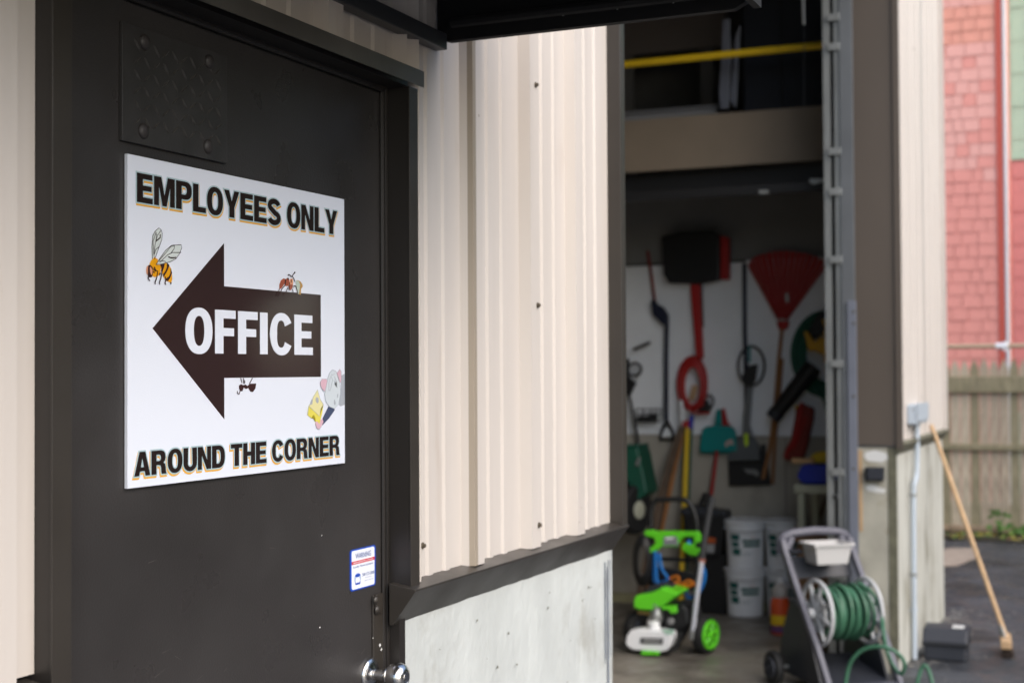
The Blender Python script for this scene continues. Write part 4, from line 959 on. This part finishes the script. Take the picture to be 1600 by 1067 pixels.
put('tank_label', wp([(142,818),(266,822),(262,856),(140,850)], -.142, .003), black_m, PW, bevel=.001)
put('tank_label_strip', wp([(156,830),(252,834),(250,842),(156,838)], -.1455, .001), mat('label_light_strip', (.5,.5,.5), .5), PW)
put('side_label', wp([(255,772),(325,775),(320,800),(280,802)], -.1425, .001), mat('pale_green_label', (.38,.58,.46), .5), PW)
put('bumper', wt([(90,760),(84,850),(100,884),(140,893),(290,900),(345,860),(358,790)], -.10, .016), black_m, PW, smooth=True)
put('green_foot', wp([(160,886),(250,888),(252,905),(160,903)], -.10, .06), green_m, PW, bevel=.003)
def wheel(parent, c, r, wdt, axis, rimm, rimr=.62, spokes=5):
    ax = Vector(axis).normalized()
    wl = put('wheel', MB().lathe([(r*rimr,-wdt/2),(r*.93,-wdt/2),(r,-wdt*.3),(r,wdt*.3),(r*.93,wdt/2),(r*rimr,wdt/2)], c, ax, 32), rubber_m, parent, smooth=True)
    a = ax.orthogonal().normalized(); b = ax.cross(a); c = Vector(c); f_ = c+ax*(wdt/2+.004)
    rm = MB().tube([f_+(a*cos(q*pi/12)+b*sin(q*pi/12))*r*rimr*.92 for q in range(24)], r*.11, 8, True)
    rm.lathe([(r*.2, -.006), (r*.18, .012), (r*.05, .016)], f_, ax, 16)
    put('rim', rm, rimm, wl, smooth=True)
    sp_ = MB()
    for k in range(spokes):
        d = a*cos(2*pi*k/spokes)+b*sin(2*pi*k/spokes); sp_.tube([f_+d*r*.12, f_+d*r*rimr*.95], r*.10, 6)
    put('spokes', sp_, rimm, wl)
    return wl
wr = .126
c_ = on(1102, 972, 0, WX+.10)
wheel(PW, (WX+.10, c_.y, G+.005+wr), wr, .07, (-.27,-.96,0), green_m, .74, 7)
c_ = on(1000, 972, 0, WX+.10)
wheel(PW, (WX+.10, c_.y+.01, G+.005+wr), wr, .07, (-.42,-.9,0), navygrey_m, .60)
put('lower_frame', wt([(200,540),(205,600),(160,650)], .34, .018), black_m, PW, smooth=True)
put('lower_frame', wt([(446,560),(450,640),(470,720)], .34, .018), black_m, PW, smooth=True)
put('back_panel', wp([(215,430),(300,440),(440,470),(440,560),(215,560)], .34, .02), black_m, PW, bevel=.004)
put('lance_holder', wp([(448,300),(500,300),(500,330),(448,330)], .20, .03), black_m, PW, bevel=.004)
put('inlet_knob', MB().lathe([(.022,-.02),(.024,.01),(.012,.02)], on(960+305/3.475, 760+730/3.475, 0, WX+.0), (-1,0,0), 16), mat('scuffed_grey_knob', (.2,.2,.2), .5), PW, smooth=True)
put('suction_tube', wt([(200,700),(185,730),(180,765)], -.01, .010), clear_m, PW, smooth=True)
ln = put('lance', px_tube(crp([(533,62),(520,110),(500,220),(482,330),(476,400)], C3), WX+.02, .020), grey_m, PW, smooth=True)
put('lance_tube', px_tube(crp([(474,405),(448,590),(427,780)], C3), WX+.0, .0165), mat('polished_lance', (.62,.64,.70), .4, metal=.2), PW, smooth=True)
put('lance_tip', px_tube(crp([(427,780),(421,825)], C3), WX+.0, .022), steel_m, PW, smooth=True)
put('lance_collar', px_tube(crp([(478,392),(474,408)], C3), WX+.01, .022), mat('copper_collar', (.35,.10,.05), .4), PW)

# ------------------------------------------------------------------ spray jug behind the cart
jb = on(1219, 990, 2, G+.004)
t = thing('spray_jug', 'clear jug of orange-red liquid with yellow label on the floor left of the hose cart', 'jug', (jb.x, jb.y, G+.004))
JO = (jb.x, jb.y, G+.004)
put('jug_body', MB().lathe([(.055,0),(.066,.01),(.068,.10),(.068,.22),(.060,.255),(.052,.26)], JO, (0,0,1), 24), orliq_m, t, smooth=True)
put('jug_shoulder', MB().lathe([(.0525,.2605),(.060,.275),(.055,.32),(.035,.35),(.020,.36)], JO, (0,0,1), 24), clear_m, t, smooth=True)
put('cap', MB().lathe([(.022,.361),(.022,.385),(.018,.39)], JO, (0,0,1), 16), white_m, t, smooth=True)
put('yellow_label', MB().lathe([(.0685,.07),(.0690,.075),(.0690,.135),(.0685,.14)], JO, (0,0,1), 24), yellow_m, t)
put('purple_label', MB().lathe([(.0685,.02),(.0690,.025),(.0690,.062),(.0685,.067)], JO, (0,0,1), 24), mat('purple_label', (.16,.06,.18), .5), t)

# ------------------------------------------------------------------ hose reel cart
az = radians(-50); ua = Vector((cos(az), sin(az), 0)); vb = Vector((-sin(az), cos(az), 0))     # ua to its right, vb to its back
dc = on(1315, 955, 0, 8.42); O = Vector((dc.x, dc.y, G+.004)); ZC = dc.z-O.z
def K(u, v, z): return O + ua*u + vb*v + Vector((0, 0, z))
HC = thing('hose_reel_cart', 'grey wheeled hose reel cart with white tray parked in front of the garage bay', 'hose cart', tuple(O))
side = [(-.30,0),(-.24,.10),(-.10,.30),(.06,.50),(.20,.68),(.28,.79),(.31,.85)]
for s in (-1, 1):
    poly = [(v-.026, z) for v, z in side] + [(v+.036, z+.01) for v, z in side[::-1]]
    put('side_rail', MB().prism([K(s*.225-.018, v, z) for v, z in poly], ua*.036), cartgrey_m, HC, bevel=.008)
    put('side_cheek', MB().prism([K(s*.215-.01, v, z) for v, z in ((-.16,.05),(-.04,.28),(.08,.46),(.20,.52),(.30,.34),(.36,.16),(.34,.06))], ua*.02), navygrey_m, HC, bevel=.006)
put('handle', MB().tube([K(u, .325, z) for u, z in ((-.226,.76),(-.226,.83),(-.205,.865),(-.15,.882),(0,.892),(.15,.882),(.205,.865),(.226,.83),(.226,.76))], .026, 12), cartgrey_m, HC, smooth=True)
put('handle_brace', MB().tube([K(-.215,.29,.77), K(-.16,.31,.855)], .024, 10), cartgrey_m, HC, smooth=True)
put('handle_brace', MB().tube([K(.215,.29,.77), K(.16,.31,.855)], .024, 10), cartgrey_m, HC, smooth=True)
put('cross_plate', MB().prism([K(-.212, v, z) for v, z in ((.24,.62),(.30,.74),(.32,.74),(.26,.62))], ua*.424), navygrey_m, HC, bevel=.005)
put('foot_bar', MB().prism([K(-.212, v, z) for v, z in ((-.33,.01),(-.33,.075),(-.22,.085),(-.22,.01))], ua*.424), cartgrey_m, HC, bevel=.008)
put('base_tray', MB().prism([K(-.20, v, z) for v, z in ((-.21,.05),(-.21,.07),(.28,.16),(.30,.06))], ua*.40), navygrey_m, HC, bevel=.006)
put('axle', MB().tube([K(-.33,.25,.10), K(.33,.25,.10)], .012, 10), steel_m, HC)
for s in (-1, 1): wheel(HC, K(s*.315, .25, .10), .10, .045, -ua, navygrey_m, .6, 6)
# tray
bz, tz_ = ZC+.262, ZC+.385
def ring(hu, hv, z, cu=.0, cv=.17): return [K(cu+a*hu, cv+b*hv, z) for a, b in ((-1,-1),(1,-1),(1,1),(-1,1))]
tr = MB(); R0, R1, R2, R3 = ring(.100,.072,bz), ring(.122,.088,tz_), ring(.116,.082,tz_), ring(.096,.066,bz+.006)
tr.add(R0+R1+R2+R3, [(0,1,2,3)]+[(i,(i+1)%4,4+(i+1)%4,4+i) for i in range(4)]+[(4+i,4+(i+1)%4,8+(i+1)%4,8+i) for i in range(4)]+[(8+i,8+(i+1)%4,12+(i+1)%4,12+i) for i in range(4)]+[(12,13,14,15)])
tray_m = mat('grey_white_tray', (.52,.51,.50), .45)
put('tray', tr, tray_m, HC, bevel=.004)
rl = MB(); Q0, Q1 = ring(.134,.100,tz_-.012), ring(.134,.100,tz_+.001); Q2, Q3 = ring(.123,.089,tz_+.001), ring(.123,.089,tz_-.012)
rl.add(Q0+Q1+Q2+Q3, [(i,(i+1)%4,4+(i+1)%4,4+i) for i in range(4)]+[(4+i,4+(i+1)%4,8+(i+1)%4,8+i) for i in range(4)]+[(8+i,8+(i+1)%4,12+(i+1)%4,12+i) for i in range(4)]+[(12+i,12+(i+1)%4,(i+1)%4,i) for i in range(4)])
put('tray_rim', rl, tray_m, HC)
for s in (-1, 1): put('tray_bracket', MB().tube([K(s*.212,.27,ZC+.33), K(s*.15,.20,ZC+.33)], .012, 8), navygrey_m, HC)
# reel: two spoked flanges on a drum
reel_m = mat('pale_grey_reel_plastic', (.50,.51,.52), .45)
dr = put('reel_drum', MB().lathe([(.085,-.152),(.085,.152)], K(0,0,ZC), ua, 24), reel_m, HC, smooth=True)
for s in (-1, 1):
    c = K(s*.160, 0, ZC); a = vb; b = Vector((0,0,1))
    put('reel_flange', MB().tube([c+(a*cos(q*pi/20)+b*sin(q*pi/20))*.186 for q in range(40)], .0125, 10, True), reel_m, HC, smooth=True)
    hb = MB().lathe([(.085,-.004),(.085,.004)], c, ua, 24); hb.tube([c+(a*cos(q*pi/12)+b*sin(q*pi/12))*.10 for q in range(24)], .008, 8, True)
    put('reel_hub', hb, reel_m, HC, smooth=True)
    sp_ = MB()
    for k in range(8):
        d = a*cos(k*pi/4+.3)+b*sin(k*pi/4+.3); sp_.tube([c+d*.03, c+d*.184], [.016, .010], 6)
    put('reel_spokes', sp_, reel_m, HC)
put('crank_hub', MB().lathe([(.03,0),(.03,.03),(.02,.04)], K(-.18,0,ZC), -ua, 18), reel_m, HC, smooth=True)
# hose
GH = thing('garden_hose', 'green garden hose wound on the reel with a loose loop hanging over the cart base', 'hose', tuple(O))
coil = []; rad = .105
for layer, (R, n) in enumerate(((.098, 8), (.118, 8), (.137, 7), (.150, 4))):
    w_ = .136 if layer < 3 else .08
    N = n*26
    for i in range(N+1):
        t_ = i/N; u = (-w_+2*w_*t_) * (1 if layer % 2 == 0 else -1) + .012*sin(i*.21+layer*1.7) + .005*sin(i*.53)
        an = 2*pi*n*t_; rr_ = R+.008*sin(i*.13+layer*2)
        coil.append(K(u, rr_*cos(an), ZC+rr_*sin(an)))
put('wound_hose', MB().tube(coil, .0115, 7), hose_m, GH, smooth=True)
def hp(x, y, X): return on(x, y, 0, X)
lp = [K(.10,-.02,ZC+.165), K(.14,-.12,ZC+.11), K(.16,-.17,ZC-.0)]
lp += [hp(1380,985,8.28), hp(1385,1015,8.26), hp(1396,1040,8.24), hp(1408,1052,8.22), hp(1413,1036,8.20), hp(1402,1020,8.18), hp(1380,1010,8.17), hp(1352,1013,8.17), hp(1333,1028,8.17), hp(1324,1050,8.17), hp(1321,1085,8.15), hp(1330,1150,8.05)]
put('loose_hose', MB().tube(smoothpath(lp, 8), .0115, 10), hose_m, GH, smooth=True)
lp = [hp(1425,1110,8.3), hp(1433,1066,8.33), hp(1440,1043,8.35), hp(1446,1040,8.35), hp(1452,1050,8.35), hp(1462,1085,8.3), hp(1480,1120,8.2)]
put('loose_hose', MB().tube(smoothpath(lp, 6), .0115, 10), hose_m, GH, smooth=True)

# ------------------------------------------------------------------ fittings on the pier
t = thing('outlet_box', 'small black outlet box on the pale concrete jamb', 'outlet box', tuple(on(1367, 740, 0, JX)))
put('box_body', px_poly([(1353,729),(1383,729),(1382,751),(1354,751)], JX+.0105, .05), black_m, t, bevel=.006)
put('box_cover', px_poly([(1355,731),(1381,731),(1380,749),(1356,749)], JX-.0405, .008), navygrey_m, t, bevel=.003)
CY = W-.032
t = thing('electrical_conduit', 'pale grey conduit pipe with junction box running down the pier', 'conduit', tuple(on(1428, 1028, 1, CY)))
put('pipe', MB().tube(smoothpath([on(1433,660,1,CY), on(1432.5,735,1,CY), on(1430,752,1,CY), on(1427.5,772,1,CY+.008), on(1428,900,1,CY+.008), on(1429,1029,1,CY+.008)], 4), .0165, 14), conduit_m, t, smooth=True)
for a, b in ((1427.5,773),(1428,897),(1428.5,952)):
    p = on(a, b, 1, CY+.008); 
    put('strap', MB().tube([(p.x, p.y, p.z-.008), (p.x, p.y, p.z+.008)], .021, 14).box((p.x-.045, W+.002, p.z-.008), (p.x-.018, W+.006, p.z+.008)), steel_m if b < 950 else conduit_m, t)
c0, c1 = on(1423.5, 632, 1, CY), on(1441, 659, 1, CY)
put('junction_box', MB().box((c0.x, CY-.035, c1.z), (c1.x, W-.005, c0.z)), conduit_m, t, bevel=.008)
put('junction_cover', MB().box((c0.x-.006, CY-.042, c1.z+.02), (c1.x+.004, CY-.0355, c0.z+.006)), conduit_m, t, bevel=.003)
for q in ((1426,640),(1438,660)):
    p = on(q[0], q[1], 1, CY-.043); put('cover_screw', MB().lathe([(.009,0),(.007,.004),(.001,.005)], (p.x, CY-.042, p.z), (0,-1,0), 8), grey_m, t)

t = thing('bait_station', 'dark grey box with sloped lid on the asphalt against the concrete pier', 'bait box', (9.62, 1.22, G))
x0_, x1_, y0_, y1_ = 9.50, 9.74, 1.055, 1.335
put('box_base', MB().box((x0_+.01, y0_+.01, G+.001), (x1_-.01, y1_-.01, G+.10)), navygrey_m, t, bevel=.012)
put('box_lid', MB().prism([(x0_, y0_, G+.101), (x0_, y0_, G+.125), (x0_+.05, y0_, G+.20), (x1_-.03, y0_, G+.21), (x1_, y0_, G+.101)], (0, y1_-y0_, 0)), navygrey_m, t, bevel=.012)
put('lid_band', MB().box((x0_-.004, y0_-.004, G+.098), (x1_, y1_+.003, G+.112)), black_m, t, bevel=.003)
p = on(1481, 984, 2, G+.205)
put('sticker', MB().box((x0_+.065, y0_+.03, G+.2055), (x0_+.14, y0_+.10, G+.2125)), pa_m, t)

t = thing('push_broom', 'push broom with long pale wooden handle leaning on the pier', 'broom', tuple(on(1568, 1018, 2, G)))
hb_ = on(1572, 1000, 2, G+.09); top = on(1455, 664, 1, W-.02)
bd = Vector((.35, .93, 0)).normalized()
put('handle', MB().tube([top, hb_+Vector((0,0,.02))], .0155, 12), wood_m, t, smooth=True)
bm_ = Matrix.Translation(hb_) @ Matrix.Rotation(radians(6), 4, 'Z')
put('head_block', MB().box((-.16, -.032, -.03), (.16, .036, .025), bm_), wood_m, t, bevel=.008)
put('ferrule', MB().tube([hb_+(top-hb_)*.015, hb_+(top-hb_)*.055], .024, 12), steel_m, t, smooth=True)
put('brace', MB().tube([hb_+Vector((-.05,0,.02)), hb_+(top-hb_)*.10], .005, 6), steel_m, t)
br_ = MB()
for i in range(26):
    for j in range(5):
        a = bm_ @ Vector((-.15+i*.012, -.022+j*.012, -.031)); b = bm_ @ Vector((-.15+i*.012+random.uniform(-.008,.008), -.045+j*.016+random.uniform(-.008,.008), -.088))
        br_.tube([a, b], .0035, 4)
put('bristles', br_, mat('dark_brown_bristle', (.035,.022,.015), .8), t, kind='stuff')

# ------------------------------------------------------------------ stockade fence
FX = 16.75
zb_f = G+.04; ztop = on(1540, 560, 0, FX).z
FN = thing('stockade_fence', 'weathered wooden stockade fence with pointed pickets and mossy rails', 'fence', (FX, 1, G))
zr1, zr0 = on(1540, 588, 0, FX-.05).z, on(1540, 613, 0, FX-.05).z
zm1, zm0 = on(1540, 694, 0, FX-.05).z, on(1540, 703, 0, FX-.05).z
zl1, zl0 = on(1540, 823, 0, FX-.05).z, on(1540, 831, 0, FX-.05).z
put('rail', MB().box((FX-.05, -3.0, zr0), (FX-.002, 4.6, zr1)), fence_ms[2], FN, bevel=.006)
put('rail', MB().box((FX-.05, -3.0, zm0), (FX-.002, 4.6, zm1)), fence_ms[2], FN, bevel=.006)
put('rail', MB().box((FX-.05, -3.0, zl0), (FX-.002, 4.6, zl1)), fence_ms[1], FN, bevel=.006)
pm = []
for k in range(4):
    wv = .049
    h = ztop-zb_f
    pts = [(0,-wv,0),(0,wv,0),(0,wv,h-.13),(0,wv*.55,h-.06),(0,0,h),(0,-wv*.55,h-.06),(0,-wv,h-.13)]
    me = MB().prism(pts, (.018,0,0)).mesh('picket'); me.materials.append(fence_ms[k]); pm.append(me)
y_ = -3.0
while y_ < 4.5:
    put('picket', random.choice(pm), None, FN, local=True, loc=(random.uniform(0,.006), y_-1, .04+random.uniform(-.02,.012)))
    FN.children[-1].rotation_euler = (random.uniform(-.008,.008), 0, 0)
    y_ += .1055
put('soil_bed', MB().box((FX-.45, -3.2, G-.02), (FX+3.5, 5, G+.03)), mat('dark_soil', (.06,.05,.03), .95, var=.4, scale=12, bump=.8, bscale=20), kind='structure')
lf = {0: MB(), 1: MB(), 2: MB()}
for i in range(900):
    q = Vector((FX-.35+random.gauss(0,.16), random.uniform(-2.5, 4.2), G+.034+random.uniform(0,.03)))
    if q.x > FX-.06: q.x = FX-.06-random.uniform(0,.2)
    a = random.uniform(0, 6.28); r = random.uniform(.02,.045); d = Vector((cos(a), sin(a), random.uniform(-.4,.4))); e = Vector((-sin(a), cos(a), random.uniform(-.4,.4)))
    lf[random.choices((0,1,2), (6,3,2))[0]].add([q+d*r, q+e*r*.6, q-d*r, q-e*r*.6], [(0,1,2,3)])
for k, nm in ((0,'fallen_yellow_leaves'),(1,'low_green_weeds'),(2,'fallen_brown_leaves')): put(nm, lf[k], leaf_ms[k], kind='stuff')
def weed(label, px, py, h, n):
    p = on(px, py, 0, FX-.12); base = Vector((FX-.12, p.y, G+.03))
    t = thing('weed_plant', label, 'plant', tuple(base))
    st = MB(); 
    for k in range(3): st.tube([base, base+Vector((random.uniform(-.05,0), random.uniform(-.08,.08), h*random.uniform(.7,1)))], .004, 5)
    put('stem', st, leaf_ms[1], t, kind='stuff')
    L_ = MB()
    for k in range(n):
        c = base+Vector((random.uniform(-.12,.02), random.uniform(-.11,.11), h*random.uniform(.2,1.05))); a = random.uniform(0,6.28)
        d = Vector((cos(a)*.3, cos(a), sin(a)))*random.uniform(.03,.055); e = Vector((.5, -sin(a), cos(a)))*random.uniform(.015,.03)
        L_.add([c+d, c+e, c-d, c-e], [(0,1,2,3)])
    put('leaves', L_, leaf_ms[1], t, kind='stuff')
weed('bright green weed growing against the fence foot', 1562, 800, .30, 14)
weed('low leafy weed at the fence foot beside the broom handle', 1590, 815, .12, 12)
# tan top rail beyond the fence
RX = 17.1
a, b = on(1477, 541.5, 0, RX), on(1600, 540.5, 0, RX)
t = thing('pipe_rail', 'tan horizontal pipe with a white connector above the fence', 'pipe', (RX, 1, a.z))
zc_ = (a.z+b.z)/2
put('pipe', MB().tube([(RX, 5.5, zc_), (RX, -4, zc_)], .026, 12), mat('tan_pipe', (.48,.36,.24), .5), t, smooth=True)
y0, y1 = on(1575, 541, 0, RX).y, on(1556, 541, 0, RX).y
put('connector', MB().tube([(RX, y0, zc_), (RX, y1, zc_)], .036, 12), white_m, t, smooth=True)
put('connector_tee', MB().tube([(RX, (y0+y1)/2-.03, zc_-.05), (RX, (y0+y1)/2-.03, zc_+.05)], .03, 10), white_m, t, smooth=True)
for yy in (-3, 4.9): put('pipe_post', MB().tube([(RX, yy, G), (RX, yy, zc_)], .03, 10), steel_m, t, smooth=True)
t = thing('white_pipe', 'thin white upright pipe at the corner of the coral shingled house', 'pipe', (RX+.2, 1.5, G))
tp_, bp_ = on(1563, 30, 0, 20.9), on(1574.5, 545, 0, 20.9)
cyp = on(1567, 300, 0, 21.0).y-.045
t.location = (20.97, cyp, G)
put('pipe', MB().tube([(20.97, cyp, G), (20.97, cyp, 7.6)], .028, 10), wtrim_m, t, smooth=True)

# ------------------------------------------------------------------ coral shingled house
HX = 21.0
cy0 = on(1567, 300, 0, HX).y         # its right corner
CH = thing('coral_shingle_house', 'coral red shingled house wall behind the fence', 'house', (HX, cy0+3, G))
put('wall', MB().box((HX+.02, cy0+.02, G), (HX+6, cy0+8, 8.2)), pinkm, CH)
put('roof', MB().prism([(HX-.3, cy0-.3, 8.2), (HX-.3, cy0+8.3, 8.2), (HX-.3, cy0+4, 10.8)], (6.6,0,0)), indark_m, CH)
put('corner_board', MB().box((HX-.03, cy0-.01, G), (HX+.03, cy0+.075, 8.15)), coralt_m, CH, bevel=.004)
shm = {}
def shingle(w_, h_, m, parent, y, z, X, stuff=None):
    key = (round(w_, 2), round(h_, 2), m.name)
    vs = [(-.014,0,0),(-.014,w_-.004,0),(-.004,w_-.006,h_+.02),(-.004,0,h_+.02),(.004,0,0),(.004,w_-.006,0),(.004,w_-.006,h_+.02),(.004,0,h_+.02)]
    fs = [(0,1,2,3),(7,6,5,4),(0,4,5,1),(1,5,6,2),(3,7,4,0),(2,6,7,3)]
    L0 = Vector((X-parent.location.x, y-parent.location.y, z-parent.location.z))
    if stuff is not None:
        stuff.add([Vector(v)+L0+Vector(parent.location) for v in vs], fs); return
    if key not in shm: me = MB().add(vs, fs).mesh('shingle'); me.materials.append(m); shm[key] = me
    put('shingle', shm[key], None, parent, local=True, loc=tuple(L0))
rh = .1785; cnt = 0; rest = MB(); zr = 1.50; row = 0
while zr < 8.05:
    yy = cy0+.078
    col_ = 0
    while yy < cy0+5.0:
        w_ = random.choice((.14,.18,.22,.26)); near = yy+w_ < cy0+1.75 and zr < 7.2
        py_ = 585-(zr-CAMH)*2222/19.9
        m = pinkm3 if 25 < py_ < 72 else pinkm if py_ > 300 else random.choice((pinkm2, pinkm2, pinkm2, pinkm))  # upper rows mostly take the paler coral that imitates glare
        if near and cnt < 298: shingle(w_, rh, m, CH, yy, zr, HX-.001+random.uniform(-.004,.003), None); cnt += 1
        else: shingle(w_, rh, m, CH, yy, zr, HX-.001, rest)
        yy += w_+.004
    zr += rh; row += 1
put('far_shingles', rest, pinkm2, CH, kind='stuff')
# green and rose house to the right
HX2 = 22.6
gy1 = on(1571, 300, 0, HX2).y
zsplit = on(1588, 247, 0, HX2).z
GHs = thing('green_shingle_house', 'house wall with sage green shingles above dull rose shingles at the right edge', 'house', (HX2, gy1-3, G))
put('wall', MB().box((HX2+.02, gy1-7, G), (HX2+6, gy1+.4, 8.6)), sgreen_m, GHs)
put('roof', MB().prism([(HX2-.3, gy1-7.3, 8.6), (HX2-.3, gy1+.7, 8.6), (HX2-.3, gy1-3.3, 11)], (6.6,0,0)), indark_m, GHs)
put('band_board', MB().box((HX2-.03, gy1-7, zsplit-.03), (HX2+.015, gy1+.4, zsplit+.02)), sgreen_m, GHs)
for c in range(14):
    y = gy1+.30-c*.20-.2
    z = zsplit+.02 + (0 if c % 2 else -.25)
    while z < 8.4:
        zz = max(z, zsplit+.02); shingle(.20, .49 if zz == z else z+.49-zz, sgreen_m, GHs, y, zz, HX2+random.uniform(-.004,.004)); z += .50
    z = .95 + (0 if c % 2 else .12)
    while z < zsplit-.10:
        shingle(.20, min(.245, zsplit-.035-z), dull_m, GHs, y, z, HX2+random.uniform(-.004,.004)); z += .25

cp = on(1490, 869, 2, G+.005)
pts = [(cp.x+.75*cos(k*pi/8)*random.uniform(.7,1.1), cp.y+.26*sin(k*pi/8)*random.uniform(.7,1.1), G+.004) for k in range(16)]
put('pale_ground_patch', MB().prism(pts, (0,0,.005)), mat('pale_asphalt_patch', (.34,.27,.21), .9, var=.2, scale=6), kind='structure')
gr = MB()
for i in range(700):                       # grit along the pier and the fence
    if i % 2: q = Vector((random.uniform(9.2, 11.6), W-abs(random.gauss(0,.12))-.01, G+.001))
    else: q = Vector((random.uniform(8.2, 16.2), random.uniform(-.6, 2.2), G+.001))
    r = random.uniform(.003, .011)
    if q.y > W-.01 and q.x < XE+.1: continue
    gr.add([q+Vector((r,0,0)), q+Vector((0,r*.8,0)), q+Vector((-r,0,0)), q+Vector((0,-r*.8,0)), q+Vector((0,0,r))], [(0,1,4),(1,2,4),(2,3,4),(3,0,4)])
put('loose_grit', gr, mat('grey_grit', (.22,.21,.19), .9, var=.4, scale=40), kind='stuff')

# ------------------------------------------------------------------ unseen trees across the yard, added to darken reflections in the door and the sign
tm_ = MB(); random.seed(21)
for i in range(52):
    a = radians(random.uniform(-100, -16)); dist = random.uniform(17, 26)
    c = Vector((2.2, 1.4, 0))+Vector((cos(a), sin(a), 0))*dist; hgt = random.uniform(7, 11); rd = random.uniform(1.8, 2.8)
    tm_.tube([(c.x, c.y, G), (c.x+.2, c.y, hgt*.6)], [.2, .08], 6)
    for k in range(420):
        d = Vector((random.gauss(0,.5), random.gauss(0,.5), random.gauss(0,.5)))
        if d.length > 1.1: d *= .8/d.length
        q = Vector((c.x+d.x*rd, c.y+d.y*rd, max(.3, hgt*.50+d.z*hgt*.52)))
        az_, el_ = math.degrees(atan2(q.y-1.4, q.x-2.2)), math.degrees(atan2(q.z-CAMH, (q-Vector((2.2,1.4,q.z))).length))
        if ((az_+32.4)/2.3)**2+((el_-1.4)/2.6)**2 < random.uniform(.8, 1.2): continue      # hole cut in the leaves to put a bright reflection on the arrow
        e1 = Vector((random.uniform(-1,1), random.uniform(-1,1), random.uniform(-1,1))).normalized(); e2 = e1.orthogonal().normalized(); r = random.uniform(.18,.42)
        tm_.add([q+e1*r, q+e2*r*.7, q-e1*r, q-e2*r*.7], [(0,1,2,3)])
put('unseen_tree_line', tm_, mat('unseen_tree_leaf_green', (.045,.07,.025), .8, var=.4, scale=.6), kind='stuff')
